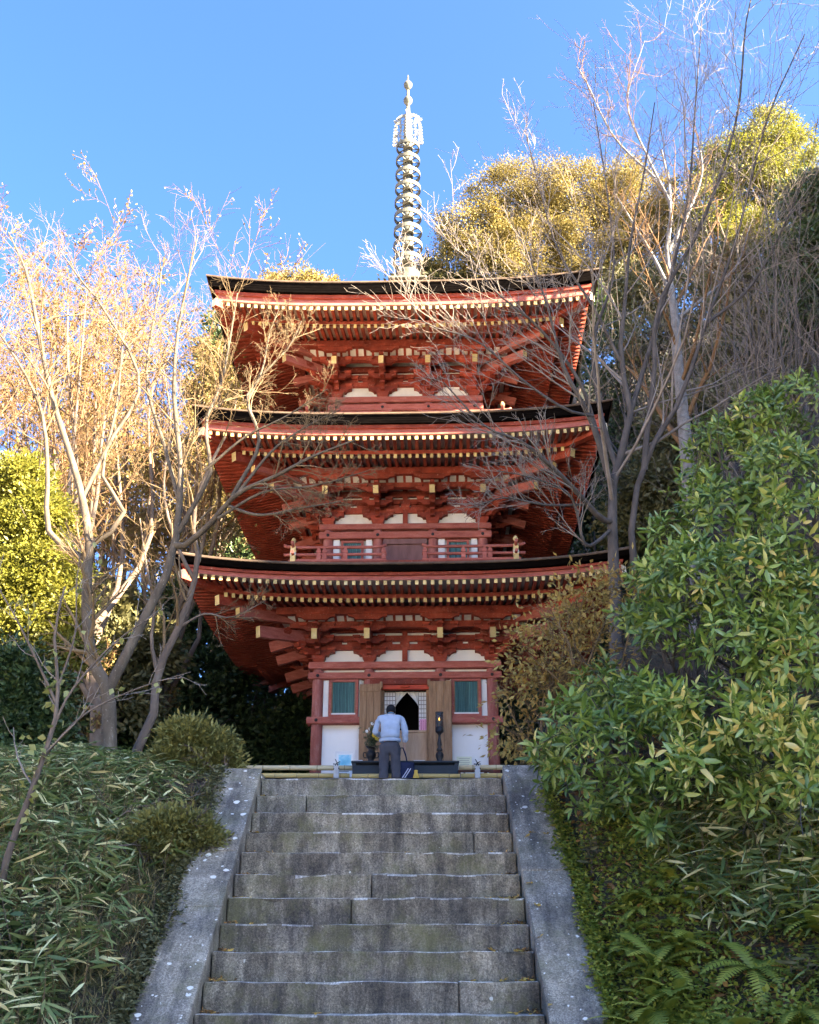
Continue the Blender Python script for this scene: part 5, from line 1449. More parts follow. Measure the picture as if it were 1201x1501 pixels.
# sunlit bare trees with pinkish twigs behind
def twiggy(px, D, toppy, spread, seed, label, leafmat=None, nl=0, bark='brown', twig='twig_pink', base_r=.14, lean=0, per=(10,7,6), grp=None, rm=1.0):
    g = gv(seed); r0 = root_at(px, D); top = at(px+lean, toppy, D); h = top.z - r0.z
    limbs = []
    b = np.array(r0); t = np.array(top)
    fork = b + (t-b)*.22
    limbs.append(resample([b-np.array([0,0,.3]), b+(fork-b)*.5+g.normal(size=3)*.08, fork], [base_r*1.2, base_r, base_r*.85], 10))
    for k in range(9):
        an = g.uniform(0, 6.28); e = b + (t-b)*g.uniform(.72,1.02) + np.array([math.cos(an), math.sin(an), 0])*spread*g.uniform(.25,1.0)
        s0 = b + (t-b)*g.uniform(.14,.30)
        m1 = s0 + (e-s0)*.35 + np.array([math.cos(an), math.sin(an), 0])*spread*.22 - np.array([0,0,.05*h]) + g.normal(size=3)*.12
        m2 = s0 + (e-s0)*.7 + g.normal(size=3)*.15
        limbs.append(resample([s0, m1, m2, e], [base_r*.55, base_r*.34, base_r*.2, base_r*.07], 10))
    o, cur, rt = bare_tree('maple_tree', limbs, [
       dict(per=per[0], tr=(.3,1), ang=(20,50), lenr=.32, radr=.5, npts=6, up=.06, jit=.12, rmin=.006*rm),
       dict(per=per[1], tr=(.2,1), ang=(22,55), lenr=.48, radr=.55, npts=5, up=.05, jit=.14, rmin=.005*rm),
       dict(per=per[2], tr=(.2,1), ang=(25,60), lenr=.5, radr=.6, npts=4, up=.04, jit=.16, rmin=.004*rm)],
       BM[bark], BM[twig], label, 'tree', r0, g, grp)
    if nl:
        P = cur[0].reshape(-1,3); P = P[g.integers(0, len(P), nl)] + g.normal(size=(nl,3))*.04
        V, F, pr = leaves(P-rt, g.normal(size=(nl,3))+np.array([0,0,-.3]), .085*g.uniform(.6,1.3,nl), .055, g)
        c = link('leaf_sprinkle', np_mesh('leaf_sprinkle', V, F, LM[leafmat], rnd_faces(nl, pr, g)), o); tag(c, kind='stuff')
    return o
twiggy(45, 18.5, 390, 2.6, 201, 'bare pink-twigged maple behind the yellow-green bush', 'russet', 2500)
twiggy(150, 20.5, 410, 2.8, 202, 'bare pink-twigged maple with dense crown behind the forked maple', 'gold', 5000)
twiggy(255, 24.0, 440, 2.8, 203, 'bare russet maple nearest the lower roof corner', 'gold', 4000)
twiggy(-60, 22.0, 400, 3.0, 204, 'bare russet maple beyond the yellow-green bush, farthest from the pagoda', 'russet', 2500)
twiggy(110, 27.0, 470, 3.4, 205, 'golden-brown bare tree far behind the forked maple', 'gold', 16000)
twiggy(230, 30.0, 560, 3.4, 206, 'golden-brown bare tree low behind the russet maple', 'gold', 18000)
# ---- bare trees on the right
g3 = gv(103); D3 = 13.0
limbs = [
 limb([(905,1010),(902,900),(900,825),(898,767),(900,727),(900,700),(913,658),(925,604),(917,562),(909,525),(915,460),(920,400),(925,350),(945,250),(960,150)], D3, .082, .008, 18),
 limb([(932,1000),(935,900),(929,817),(927,750),(950,667),(992,596),(1017,533),(1035,475),(1080,350),(1125,175),(1180,50)], D3, .056, .008, 18),
 limb([(945,690),(950,620),(960,550),(965,450),(1030,325),(1080,175),(1093,40),(1110,-40)], D3, .045, .008, 18),
 limb([(898,765,13),(879,758,12.8),(842,717,12.5),(804,679,12.2),(762,646,12),(712,625,11.8),(650,560,11.6)], D3, .045, .008, 18),
 limb([(899,715,13),(892,696,12.9),(867,617,12.7),(838,562,12.5),(821,521,12.4),(800,440,12.2),(760,340,12.0)], D3, .048, .008, 18),
 limb([(880,650,12.8),(850,560,12.6),(790,480,12.4),(720,420,12.2),(660,330,12.1)], D3, .03, .006, 18),
 limb([(905,690,13),(880,600,13.1),(870,500,13.2),(900,400,13.3),(890,280,13.4),(870,150,13.5)], D3, .036, .007, 18),
 limb([(925,604,13),(950,520,13.2),(985,400,13.4),(1010,280,13.5),(1020,150,13.6),(1030,20,13.7)], D3, .036, .007, 18),
 limb([(899,775,13),(860,800,12.7),(846,750,12.6),(830,720,12.4),(780,700,12.2),(730,690,12.1)], D3, .026, .006, 18),
 limb([(860,740,12.7),(800,740,12.4),(740,730,12.2),(690,745,12.0)], D3, .02, .005, 18),
 limb([(910,530,13),(870,450,12.9),(820,370,12.8),(790,270,12.7),(770,190,12.6)], D3, .026, .006, 18),
 limb([(1035,475,13),(1100,420,13.1),(1150,330,13.2),(1190,230,13.2)], D3, .024, .006, 18),
 limb([(870,610,12.7),(830,600,12.4),(770,560,12.2),(700,500,12.0),(620,470,11.9),(585,400,11.9)], D3, .022, .005, 18),
]
bare_tree('bare_tree', limbs, [
   dict(per=18, tr=(.25,1), ang=(18,48), lenr=.36, radr=.5, npts=7, up=.05, jit=.09, rmin=.0035),
   dict(per=6, tr=(.2,1), ang=(22,55), lenr=.48, radr=.55, npts=5, up=.04, jit=.11, rmin=.0028),
   dict(per=3, tr=(.2,1), ang=(25,55), lenr=.5, radr=.6, npts=4, up=.03, jit=.13, rmin=.002)],
   BM['dark'], BM['twig_grey'], 'leafless many-stemmed tree spreading grey twigs over the right ends of the roofs', 'tree', root_at(905, D3), g3)
g4 = gv(104); D4 = 18.5
limbs = [
 limb([(1022,960),(1010,700),(1003,620),(1000,590),(993,520),(990,470),(993,450),(978,395),(980,345),(985,290),(970,220)], D4, .15, .02),
 limb([(993,450),(960,380),(930,330),(900,280)], D4, .05, .01),
 limb([(980,370),(1010,310),(1030,250),(1020,190)], D4, .05, .01),
 limb([(990,470),(1040,430),(1080,390),(1100,330)], D4, .04, .01),
 limb([(985,300),(950,230),(920,150),(945,60)], D4, .035, .006),
 limb([(960,260),(900,200),(860,120),(845,95)], D4, .03, .006),
]
bare_tree('birch_tree', limbs, [
   dict(per=12, tr=(.3,1), ang=(20,50), lenr=.3, radr=.5, npts=6, up=.06, jit=.12, rmin=.006),
   dict(per=6, tr=(.2,1), ang=(22,55), lenr=.45, radr=.55, npts=5, up=.05, jit=.14, rmin=.003),
   dict(per=4, tr=(.2,1), ang=(25,55), lenr=.45, radr=.6, npts=4, up=.03, jit=.14, rmin=.0025)],
   BM['birch'], BM['twig_pink'], 'leafless tree with white lichened trunk on the right slope', 'tree', root_at(1005, D4), g4)
for i, (px, D, tp, sp_, lab) in enumerate([(1130, 19, 330, 2.2, 'grey leafless tree above the glossy shrub'), (1050, 23, 390, 2.4, 'grey leafless tree behind the white lichened trunk'), (1200, 16, 250, 2.0, 'grey leafless tree in front of the dark evergreen on the shaded slope'), (930, 26, 430, 2.2, 'grey leafless tree between the roofs and the white lichened trunk')]):
    twiggy(px, D, tp, sp_, 301+i, lab, None, 0, 'dark', 'twig_grey', .08, 0, (7,5,3), None, .45)
# ================================================================== FOREGROUND PLANTS
def GHv(x, y): return ground_h(x, y)
def scatter(n, xr, yr, g, keep=None):
    x = g.uniform(*xr, n); y = g.uniform(*yr, n)
    if keep is not None:
        k = keep(x, y); x, y = x[k], y[k]
    return np.stack([x, y, GHv(x, y)], 1)
LX = ST_X-ST_W-.37; RX = ST_X+ST_W+.37
# ---- bamboo grass on the left bank
def sasa(name, pts, g, label, mat, h=(.25,.6), L=.24, W=.026, nb=8):
    K = len(pts); hh = g.uniform(*h, K)*(1-.72*sstep(9.6, 10.6, pts[:,1])*(pts[:,0] < 0))
    idx = np.repeat(np.arange(K), nb); t = np.tile((np.arange(nb)+.5)/nb, K)*.75+.25
    lean = g.normal(size=(K,3))*np.array([.22,.22,0])
    P = pts[idx] + lean[idx]*hh[idx][:,None]*t[:,None]**2 + np.stack([np.zeros(len(idx)), np.zeros(len(idx)), hh[idx]*t], 1)
    an = g.uniform(0, 2*np.pi, len(idx)); D = np.stack([np.cos(an), np.sin(an), g.uniform(-.55,.55,len(idx))], 1)
    V, F, per = leaves(P, D, L*g.uniform(.6,1.3,len(idx)), W*g.uniform(.7,1.3,len(idx)), g, .12, .25, True)
    hue = np.clip(np.repeat(g.random(K),nb)*.45 + g.random(len(idx))*.55, 0, 1)
    hue = np.where(g.random(len(idx)) < .22, g.uniform(.78,1,len(idx)), hue*.78)
    o = link(name, np_mesh(name, V, F, mat, np.repeat(hue, per))); tag(o, label, 'ground cover', kind='stuff')
    # stems
    S0 = pts; S1 = pts + lean*hh[:,None]*.3 + np.stack([0*hh,0*hh,hh*.55],1); S2 = pts + lean*hh[:,None] + np.stack([0*hh,0*hh,hh],1)
    v, f = tube_batch(np.stack([S0,S1,S2],1), np.tile(np.array([[.004,.003,.0015]]), (K,1)), 3)
    s_ = link('stems', np_mesh('stems', v, f, BM['twig'], smooth=True), o); tag(s_, kind='stuff')
    return o
g = gv(401)
pts = scatter(5200, (-5.6, LX-.10), (5.2, 12.4), g, lambda x, y: (x < LX-.10-.30*g.random(len(x))) & (g.random(len(x)) < .30+.70*(x < LX-.5)) & (np.abs(x) < .42*y+1.0))
sasa('bamboo_grass', pts, g, 'thick bamboo grass with straw-pale dead blades covering the left bank', LM['sasa'], (.14,.44), .21, .024)
g = gv(402)
pts = scatter(900, (1.9, 4.2), (6.9, 9.6), g, lambda x, y: x > 1.75+.9*(8.2-y).clip(-.5,1))
sasa('bamboo_grass', pts, g, 'dark bamboo grass hanging under the glossy shrub on the right bank', LM['sasa'], (.10,.40), .24, .028)
# dry tufts at the left bottom by the kerb
g = gv(403); pts = scatter(26000, (-3.2, LX+.01), (5.2, 10.2), g, lambda x, y: g.random(len(x)) < np.exp(-(LX-x)/.55)+.15)
K = len(pts); D = g.normal(size=(K,3))*np.array([.8,.8,.3])+np.array([0,0,.7])
V, F, pr = leaves(pts, D, g.uniform(.05,.20,K), .0085, g, .05, -.1)
o = link('dry_grass', np_mesh('dry_grass', V, F, LM['grass'], rnd_faces(K, pr, g))); tag(o, 'dry wispy grass beside the left kerb', 'grass', kind='stuff')
# small green ground cover + litter, both banks
def cover(name, n, xr, yr, seed, L, W, mat, label, cat, lift=.05, up=.5, keep=None):
    g = gv(seed); P = scatter(n, xr, yr, g, keep); n = len(P); P[:,2] += g.random(n)*lift
    D = g.normal(size=(n,3))*np.array([1,1,.35])+np.array([0,0,up*.3])
    V, F, pr = leaves(P, D, L*g.uniform(.5,1.4,n), W*g.uniform(.5,1.4,n), g, .12)
    o = link(name, np_mesh(name, V, F, mat, rnd_faces(n, pr, g))); tag(o, label, cat, kind='stuff')
cover('leaf_litter', 14000, (RX-.02, 4.4), (4.8, 11.0), 404, .07, .035, LM['litter'], 'brown fallen leaves covering the right bank', 'leaf litter', .04, .3)
cover('ground_ivy', 16000, (-3.6, LX), (5.0, 11.5), 407, .04, .02, LM['olive'], 'small olive leaves creeping between the bamboo grass and the left kerb', 'ground cover', .10, .8)
cover('leaf_litter', 5000, (-6.5, LX-.02), (4.8, 13), 405, .06, .03, LM['litter'], 'brown fallen leaves under the bamboo grass', 'leaf litter', .03, .3)
cover('ground_ivy', 60000, (RX-.05, 3.4), (4.9, 9.4), 406, .042, .026, LM['fern'], 'small-leaved green creepers on the right bank below the ferns', 'ground cover', .14, .8, lambda x, y: np.sin(x*3.1+1)*np.sin(y*2.3) + gv(9).random(len(x))*1.3 > -.05)
# creepers lapping over the outer edges of the sloping kerbs
for sd, seed, n in ((1, 408, 6000), (-1, 409, 5000)):
    g = gv(seed); y = g.uniform(5.4, TOPY, n); edge_ = RX if sd > 0 else LX
    wob = (.08 + .06*np.sin(y*3.3+sd) + .05*np.sin(y*9.1))*(.25+.75*sstep(7.2, 9.2, y))
    x = edge_ - sd*(wob*g.random(n)**1.6) + sd*g.random(n)*.12
    P = np.stack([x, y, S_Z0+(y-S_D0)*S_R/S_T + .088 + g.random(n)*.05], 1); n = len(P)
    D = g.normal(size=(n,3))*np.array([1,1,.3]) + np.array([-sd*.5,0,.1])
    V, F, pr = leaves(P, D, .04*g.uniform(.5,1.4,n), .022*g.uniform(.5,1.4,n), g, .12)
    o = link('ground_ivy', np_mesh('ground_ivy', V, F, LM['fern'] if sd > 0 else LM['olive'], rnd_faces(n, pr, g))); tag(o, 'small creepers lapping over the ' + ('right' if sd > 0 else 'left') + ' sloping kerb', 'ground cover', kind='stuff')
# ---- ferns
def fern_mesh(seed, nf, L):
    g = gv(seed); Vs = []; Fs = []; Rn = []; o = 0
    for k in range(nf):
        an = 2*math.pi*k/nf + g.uniform(-.3,.3); el0 = g.uniform(.5,1.1); Lk = L*g.uniform(.75,1.15)
        n = 15; t = np.linspace(0.08, 1, n); cur = el0 - t*g.uniform(1.0,1.7)
        st = Lk/n; r = np.cumsum(np.cos(cur))*st; z = np.cumsum(np.sin(cur))*st + .02
        dirr = np.array([math.cos(an), math.sin(an), 0]); side = np.array([-math.sin(an), math.cos(an), 0])
        C = r[:,None]*dirr + z[:,None]*np.array([0,0,1]); tang = dirr*np.cos(cur)[:,None] + np.array([0,0,1])*np.sin(cur)[:,None]
        wl = Lk*.20*np.sin(np.pi*np.clip(t*.92+.05,0,1))**.7
        for s_ in (-1, 1):
            D = side*s_ + tang*.35 + np.array([0,0,-.12])
            D = D/np.linalg.norm(D, axis=1, keepdims=True)
            up = np.cross(tang, side); hw = st*.46
            A = C + tang*(-hw); B = C + tang*hw; T_ = C + D*wl[:,None]
            M1 = C + D*wl[:,None]*.6 + tang*hw*.8; M0 = C + D*wl[:,None]*.6 - tang*hw*.8
            V = np.stack([A, M0, T_, M1, B], 1).reshape(-1,3); b = np.arange(n)[:,None]*5 + o
            Fs.append(np.concatenate([b+np.array([[0,1,4]]), b+np.array([[1,3,4]]), b+np.array([[1,2,3]])], 1).reshape(-1,3)); Vs.append(V); o += len(V)
            Rn.append(np.repeat(np.full(n, g.uniform(.1,.9)), 3))
    return np_mesh('fern_frond', np.concatenate(Vs), np.concatenate(Fs), LM['fern'], np.concatenate(Rn))
fm_ = [fern_mesh(500+i, 7, .42) for i in range(4)]
g = gv(410); BF = hit(1105, 1440)
for k in range(120):
    y = g.uniform(5.5, 8.4); x = RX+.10 + abs(g.normal())*.75
    if x > .42*y+.2: x = RX+.1+g.random()*1.0
    if math.hypot(x-BF.x, y-BF.y) < .42: continue
    o = link('fern', fm_[k % 4], None, (x, y, GH(x, y)+.03), (g.uniform(-.2,.2), g.uniform(-.35,-.05), g.uniform(0,6.28)), (g.uniform(.5,.95),)*3)
    tag(o, 'small green fern among creepers on the right bank', 'fern', 'ferns on the right bank')
# the large fern
p = hit(1105, 1440)
o = link('fern', fern_mesh(520, 11, .36), None, (p.x, p.y, p.z+.05), (.25,-.1,.4)); tag(o, 'large rosette-shaped fern with toothed fronds alone on the leaf litter', 'fern')
# ---- the big glossy shrub on the right: leaf rosettes
g = gv(420); DS = 9.0
sl = [(1115,620,60,9.6),(1180,590,55,9.4),(1050,650,50,9.6),(1140,700,80,9.2),(1010,720,50,9.6),(1060,760,75,9.2),(1180,770,80,8.8),(985,790,45,9.6),(960,850,45,9.5),(1020,850,80,9.0),(1110,860,95,8.7),(940,910,45,9.4),(985,930,60,9.1),(1180,880,70,8.4),(1080,950,80,8.6),(1160,960,80,8.3),
      (885,1010,50,9.2),(940,1030,60,8.9),(840,1060,50,9.2),(800,1095,36,9.3),(905,1180,34,8.8),(930,1150,40,8.7),(1120,1180,45,8.0),(1180,1160,45,7.9),(820,1120,42,9.2),(890,1090,60,8.9),(860,1160,40,9.0),(985,1050,60,8.6),(1050,1060,75,8.3),(1130,1070,80,8.1),(1180,1090,60,8.0),(1000,1130,50,8.4),(1080,1150,60,8.1),(960,1210,30,8.5),(1040,1110,50,8.2)]
sl = [(a_, b_, c_*.92, d_+g.uniform(-.35,.35)) for a_, b_, c_, d_ in sl]
lobes = lobes_px(sl, DS, .9, .9)
C = []; O = []
for (c_, r_) in lobes:
    k = int(62*(r_[0]/.35)**2*g.uniform(.35,1.35)); d = nrm(g.normal(size=(k*3,3)) + np.array([-.15,-.55,.25])); d = d[:k]
    u = .55+.45*g.random(len(d))**.6; C.append(c_ + d*u[:,None]*r_); O.append(d)
C = np.concatenate(C); O = np.concatenate(O)
rtS = np.array(root_at(1060, 9.6)); 
shrub = empty('glossy_shrub', Vector(rtS)); tag(shrub, 'huge glossy-leaved evergreen shrub overhanging the right bank of the stairs', 'shrub')
def rosette(seed, nleaf=9, L=.125, W=.042):
    g_ = gv(seed); an = np.arange(nleaf)*2.4 + g_.uniform(0,6); el_ = np.linspace(-.25, .95, nleaf) + g_.normal(size=nleaf)*.12
    D = np.stack([np.cos(an)*np.cos(el_), np.sin(an)*np.cos(el_), np.sin(el_)], 1); P = D*.012 + np.array([0,0,1])*np.linspace(-.05,.02,nleaf)[:,None]
    V, F, pr = leaves(P, D, L*g_.uniform(.75,1.2,nleaf), W*g_.uniform(.85,1.15,nleaf), g_, .2, .12, True)
    return V, F, pr, nleaf
ros = [rosette(600+i, 6+i % 6, (.085,.105,.12,.095,.13,.10)[i % 6], (.030,.037,.04,.029,.043,.034)[i % 6]) for i in range(12)]
front = np.argsort(C[:,1] - .15*C[:,2])        # those toward the stairs first
order = g.permutation(len(C)); 
vis = C[:,1]; sel = np.argsort(vis + g.normal(size=len(C))*.25)[:300]
ros_me = []
for i, (V, F, pr, nl) in enumerate(ros):
    hue = np.clip(.12+.10*(i % 5)+.5*gv(650+i).random(nl)**1.3, 0, 1); hue[-2:] = np.clip(hue[-2:]+.25, 0, 1); hue[gv(670+i).integers(0,nl)] = 1.0 if i % 3 == 0 else .5
    ros_me.append(np_mesh('leaf_rosette', V, F, LM['laurel'], np.repeat(hue, pr)))
def orient(d, g_):
    z = Vector(d).normalized() + Vector((0,0,.45)); q_ = z.to_track_quat('Z', 'X').to_euler(); return q_
isel = set(sel.tolist())
for i in sel:
    e_ = orient(O[i], g); o = link('leaf_rosette', ros_me[i % 12], shrub, Vector(C[i]-rtS), (e_.x + g.uniform(-.3,.3), e_.y + g.uniform(-.3,.3), g.uniform(0,6.28)), (g.uniform(.6,1.3),)*3)
Vs = []; Fs = []; Rn = []; oo = 0
for i in range(len(C)):
    if i in isel: continue
    V, F, pr, nl = ros[i % 12]; z = nrm(O[i]+np.array([0,0,.45])); a_ = np.cross(z, [.3,.8,.1]); a_ = a_/np.linalg.norm(a_); b_ = np.cross(z, a_); an = g.uniform(0,6.28)
    X_ = a_*math.cos(an)+b_*math.sin(an); Y_ = np.cross(z, X_); s_ = g.uniform(.55,1.25)
    Vs.append((V[:,0:1]*X_ + V[:,1:2]*Y_ + V[:,2:3]*z)*s_ + C[i]-rtS); Fs.append(F+oo); oo += len(V)
    hue = np.clip(.12+.5*g.random(nl)**1.3 + g.normal()*.22, 0, 1); Rn.append(np.repeat(hue, pr))
o = link('foliage', np_mesh('foliage', np.concatenate(Vs), np.concatenate(Fs), LM['laurel'], np.concatenate(Rn)), shrub); tag(o, kind='stuff')
# stems inside the shrub
limbs = []
for k in range(26):
    c_, r_ = lobes[k % len(lobes)]; s0 = rtS + g.normal(size=3)*np.array([.5,.4,0]); s0[2] = GH(s0[0], s0[1])-.1
    limbs.append(resample([s0, (s0+c_)/2 + np.array([0,.15,.1]) + g.normal(size=3)*.12, c_], [.035,.022,.008], 10))
P = np.stack([l[0] for l in limbs]); Rr = np.stack([l[1] for l in limbs]); c1 = grow(P, Rr, 14, (.3,1), (25,60), .35, None, .55, 5, .06, .14, g=g, rmin=.003); c2 = grow(c1[0], c1[1], 4, (.3,1), (25,60), .5, None, .6, 4, .06, .16, g=g, rmin=.002)
V, F = join([tube_batch(P-rtS, Rr, 6), tube_batch(c1[0]-rtS, c1[1], 4), tube_batch(c2[0]-rtS, c2[1], 3)])
o = link('branches', np_mesh('branches', V, F, BM['dark'], smooth=True), shrub); tag(o, kind='stuff')

# ---- autumn shrub between pagoda and glossy shrub
def shrubby(name, lst, D, seed, leafs, bark, label, n, L, W, rootpx, flat=.9, ntw=7, cr=.22, dens=30, stem_r=.02, cat='shrub', droop=.1):
    g_ = gv(seed); lb = lobes_px(lst, D, flat); r0 = np.array(root_at(rootpx, D)) if rootpx is not None else lb[0][0] - np.array([0,0,lb[0][1][2]*1.6]); o = empty(name, Vector(r0)); tag(o, label, cat)
    limbs = []
    for k in range(ntw*2):
        c_, r_ = lb[k % len(lb)]; e_ = c_ + g_.normal(size=3)*r_*.45; s0 = r0 + g_.normal(size=3)*np.array([.25,.2,0])
        limbs.append(resample([s0-np.array([0,0,.15]), (s0+e_)/2 + g_.normal(size=3)*.1, e_], [stem_r, stem_r*.65, stem_r*.25], 9))
    P = np.stack([l[0] for l in limbs]); Rr = np.stack([l[1] for l in limbs])
    c1 = grow(P, Rr, 9, (.35,1), (25,60), .33, None, .55, 5, .03, .14, g=g_, rmin=.003); c2 = grow(c1[0], c1[1], 5, (.2,1), (25,60), .5, None, .6, 4, .03, .16, g=g_, rmin=.002)
    V, F = join([tube_batch(P-r0, Rr, 6), tube_batch(c1[0]-r0, c1[1], 4), tube_batch(c2[0]-r0, c2[1], 3)])
    b_ = link('branches', np_mesh('branches', V, F, bark, smooth=True), o); tag(b_, kind='stuff')
    Pp, Dd, hue, _, _ = crown_pts(lb, n, cr, dens, g_, (.3,1.0), -.95)
    V, F, pr = leaves(Pp-r0, Dd, L*g_.uniform(.6,1.3,len(Pp)), W*g_.uniform(.6,1.3,len(Pp)), g_, .15, droop)
    c_ = link('foliage', np_mesh('foliage', V, F, leafs, np.repeat(hue, pr)), o); tag(c_, kind='stuff'); return o
shrubby('autumn_shrub', [(820,920,50),(780,960,42),(850,880,45),(770,1010,40),(860,960,50),(820,1000,45),(900,870,40),(740,1075,26),(770,1080,30),(775,1130,25)], 11.5, 701, LM['maple'], BM['twig'], 'rusty orange autumn shrub between the right roof ends and the glossy shrub', 150, .075, .035, 840, .9, 9, .20, 24)
# ---- fine conifer-like shrubs by the left kerb
shrubby('conifer_shrub', [(275,1085,34),(310,1095,30),(250,1120,34),(295,1130,36),(330,1118,20),(285,1160,34),(332,1150,20),(318,1185,22)], 11.0, 711, LM['conifer'], BM['brown'], 'olive fine-leaved conifer shrub under the left bamboo rail', 420, .07, .026, 280, .8, 7, .10, 60, .014, droop=-.15)
shrubby('conifer_shrub', [(240,1225,46),(275,1215,34),(205,1250,46),(255,1265,40),(215,1290,38),(298,1232,26),(175,1275,30),(285,1270,24)], 9.3, 712, LM['conifer'], BM['brown'], 'low spreading brown-green conifer shrub lapping over the left kerb', 520, .055, .022, 225, .75, 7, .085, 60, .012, droop=-.15)
shrubby('conifer_shrub', [(320,1165,14),(300,1180,12)], 10.3, 713, LM['vine'], BM['brown'], 'small yellow-tipped conifer sprig at the left kerb top', 60, .045, .016, 305, .7, 3, .07, 50, .008, droop=-.15)
# ---- broadleaf plants bottom left
def leafy_plant(px, py, h, nst, seed, mat, L, W, label):
    g_ = gv(seed); p = hit(px, py); r0 = np.array(p); o = empty('leafy_plant', p); tag(o, label, 'plant')
    tops = r0 + np.stack([g_.normal(size=nst)*h*.35, g_.normal(size=nst)*h*.3, h*g_.uniform(.55,1.1,nst)], 1)
    mid = (tops+r0)/2 + g_.normal(size=(nst,3))*h*.05; base = r0 + g_.normal(size=(nst,3))*np.array([.03,.03,0]) - np.array([0,0,.03])
    v, f = tube_batch(np.stack([base, mid, tops], 1)-r0, np.tile(np.array([[.005,.004,.002]]), (nst,1)), 4)
    for_ = link('stems', np_mesh('stems', v, f, BM['brown'], smooth=True), o); tag(for_, kind='stuff')
    idx = np.repeat(np.arange(nst), 9); t = np.tile(np.linspace(.35,1,9), nst)[:,None]
    P = base[idx]*(1-t) + tops[idx]*t; an = np.tile(np.arange(9)*2.4, nst) + g_.uniform(0,6,len(idx)); D = np.stack([np.cos(an), np.sin(an), np.full(len(idx), .25)], 1)
    V, F, pr = leaves(P-r0, D, L*g_.uniform(.7,1.2,len(idx)), W*g_.uniform(.8,1.2,len(idx)), g_, .15, .15, True)
    c_ = link('foliage', np_mesh('foliage', V, F, mat, rnd_faces(len(idx), pr, g_)), o); tag(c_, kind='stuff')
leafy_plant(25, 1420, .42, 14, 714, LM['evergreen'], .10, .042, 'deep green broad-leaved plant at the foot of the leaning sapling')
leafy_plant(70, 1330, .3, 8, 716, LM['evergreen'], .09, .036, 'smaller deep green plant beside the leaning sapling')
leafy_plant(872, 1275, .22, 5, 715, LM['olive'], .11, .03, 'grey-green broad-leaved seedling by the right kerb')
leafy_plant(1010, 1330, .2, 6, 717, LM['fern'], .08, .03, 'light green seedling among the ferns')
leafy_plant(1170, 1450, .2, 6, 718, LM['olive'], .09, .03, 'olive seedling at the edge of the right bank below the large fern')
leafy_plant(830, 1320, .16, 6, 719, LM['evergreen'], .07, .04, 'dark green tuft rooted at the outer edge of the right kerb')
# ---- leaning sapling with vine
g = gv(720); D5 = 8.4
limbs = [limb([(0,1310),(12,1250),(35,1190),(60,1120),(80,1060),(85,1000),(80,930),(95,860)], D5, .030, .008, 12),
         limb([(70,1090),(100,1020),(150,960),(190,925),(230,900)], D5, .012, .004, 12), limb([(82,1030),(50,960),(20,900),(-10,850)], D5, .012, .004, 12), limb([(84,1010),(110,930),(112,860),(120,790)], D5, .010, .003, 12),
         limb([(60,1115),(120,1050),(200,1010),(280,985)], D5, .010, .003, 12)]
o, cur, rt = bare_tree('sapling', limbs, [dict(per=6, tr=(.3,1), ang=(25,55), lenr=.3, radr=.5, npts=5, up=.04, jit=.12, rmin=.0025), dict(per=3, tr=(.3,1), ang=(25,55), lenr=.45, radr=.6, npts=4, up=.03, jit=.12, rmin=.002)],
   BM['brown'], BM['twig_grey'], 'thin leaning sapling wound with a pale-leaved vine on the left bank', 'sapling', Vector(gpt(0, 1310, D5)), g)
n = 60; P = limbs[0][0][g.integers(3, 9, n)] + g.normal(size=(n,3))*np.array([.05,.05,.10])
V, F, pr = leaves(P-rt, g.normal(size=(n,3))*np.array([1,1,.4])+np.array([0,0,-.6]), .075, .055, g); c = link('vine', np_mesh('vine', V, F, LM['vine'], rnd_faces(n, pr, g)), o); tag(c, kind='stuff')
n = 46; src = cur[0].reshape(-1,3); P = src[g.integers(0,len(src),n)]; V, F, pr = leaves(P-rt, g.normal(size=(n,3))+np.array([0,0,-.6]), .06, .045, g); c = link('leaf_sprinkle', np_mesh('leaf_sprinkle', V, F, LM['vine'], rnd_faces(n, pr, g)), o); tag(c, kind='stuff')

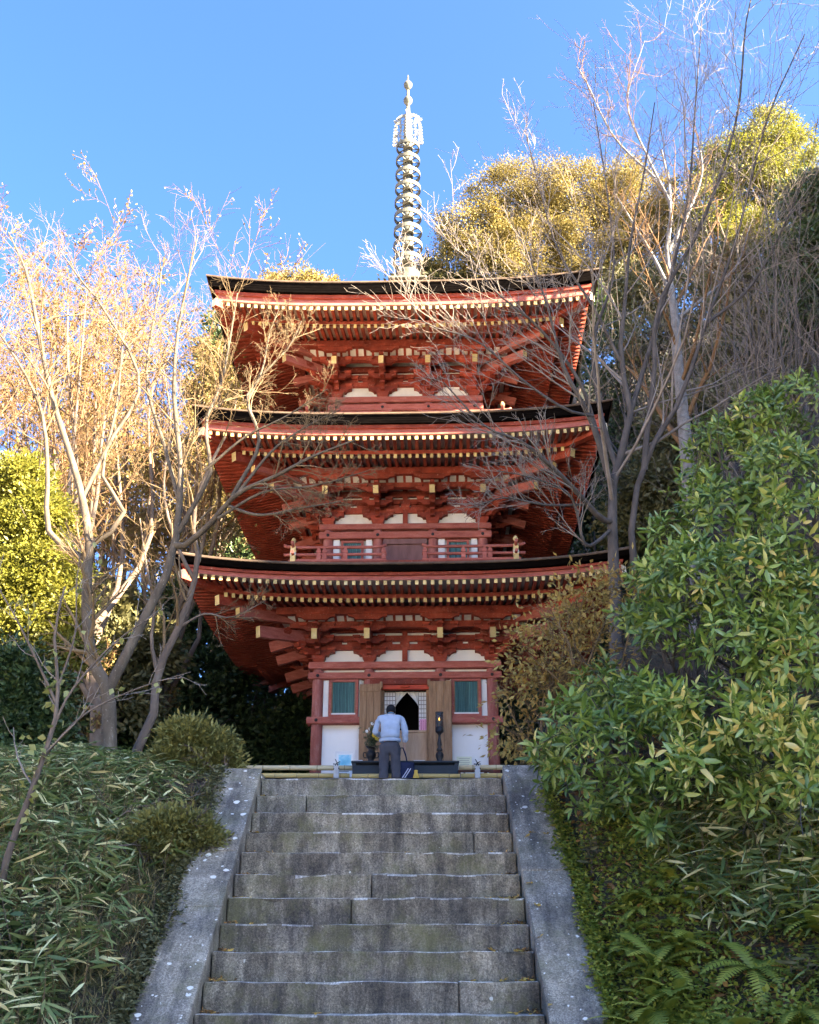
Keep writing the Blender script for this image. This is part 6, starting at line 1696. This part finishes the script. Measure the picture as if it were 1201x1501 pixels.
# ---- fallen yellow leaves on the steps and kerbs
def fallen(seed):
    g_ = gv(seed); an = np.arange(5)*1.05-2.1+math.pi/2; P = np.zeros((5,3)); D = np.stack([np.cos(an), np.sin(an), g_.uniform(.02,.25,5)], 1)
    V, F, pr = leaves(P, D, np.array([.02,.032,.042,.032,.02])*1.2, .016, g_, .15); return np_mesh('fallen_leaf', V, F, LM['yellow'], rnd_faces(5, pr, g_))
fl = [fallen(800+i) for i in range(4)]
g = gv(810)
def put_leaf(x, y, z, lab, grp, s=1.0):
    o = link('fallen_leaf', fl[g.integers(0,4)], None, (x, y, z+.006), (g.uniform(-.5,.5), g.uniform(-.5,.5), g.uniform(0,6.28)), (s*g.uniform(.7,1.3),)*3); tag(o, lab, 'leaf', grp)
for k in range(0, 10):
    y = S_D0+k*S_T; z = S_Z0+k*S_R
    for s_, nmax in ((-1, 5), (1, 6)):
        for _ in range(int(g.integers(1, nmax)) if k < 8 else int(g.integers(0,3))):
            x = ST_X + s_*(ST_W - .04 - abs(g.normal())*.09)
            put_leaf(x, y + g.uniform(.06, S_T-.02), z, 'yellow fallen leaf gathered where a step meets the ' + ('left' if s_ < 0 else 'right') + ' kerb', 'leaves at the ' + ('left' if s_ < 0 else 'right') + ' step ends')
for px, py in ((935,1345),(1)*0 or (940,1480),):
    pass
for (fx, k) in ((.78,4),(.74,2),(.6,1),(-.3,0),(.2,6)):
    put_leaf(ST_X+ST_W*fx, S_D0+k*S_T+.04, S_Z0+k*S_R, 'yellow fallen leaf lying out on a step away from the kerbs', 'leaves out on the steps')
for _ in range(18):
    y = g.uniform(6.8, 10.3); x = RX - g.uniform(.02,.36)
    put_leaf(x, y, S_Z0+(y-S_D0)*S_R/S_T+.09, 'yellow fallen leaf on the right sloping kerb', 'leaves on the right kerb')
# brown litter heaps at the step ends
n = 900; kk = g.integers(-2, 10, n); sd = np.where(g.random(n) < .6, 1, -1); x = ST_X + sd*(ST_W-.02-np.abs(g.normal(size=n))*.05); P = np.stack([x, S_D0+kk*S_T+S_T-.03-np.abs(g.normal(size=n))*.05, S_Z0+kk*S_R+.004+g.random(n)*.02], 1)
V, F, pr = leaves(P, g.normal(size=(n,3))*np.array([1,1,.3]), .03, .016, g); o = link('leaf_litter', np_mesh('leaf_litter', V, F, LM['litter'], rnd_faces(n, pr, g))); tag(o, 'brown crumbled leaves in the corners of the steps', 'leaf litter', kind='stuff')
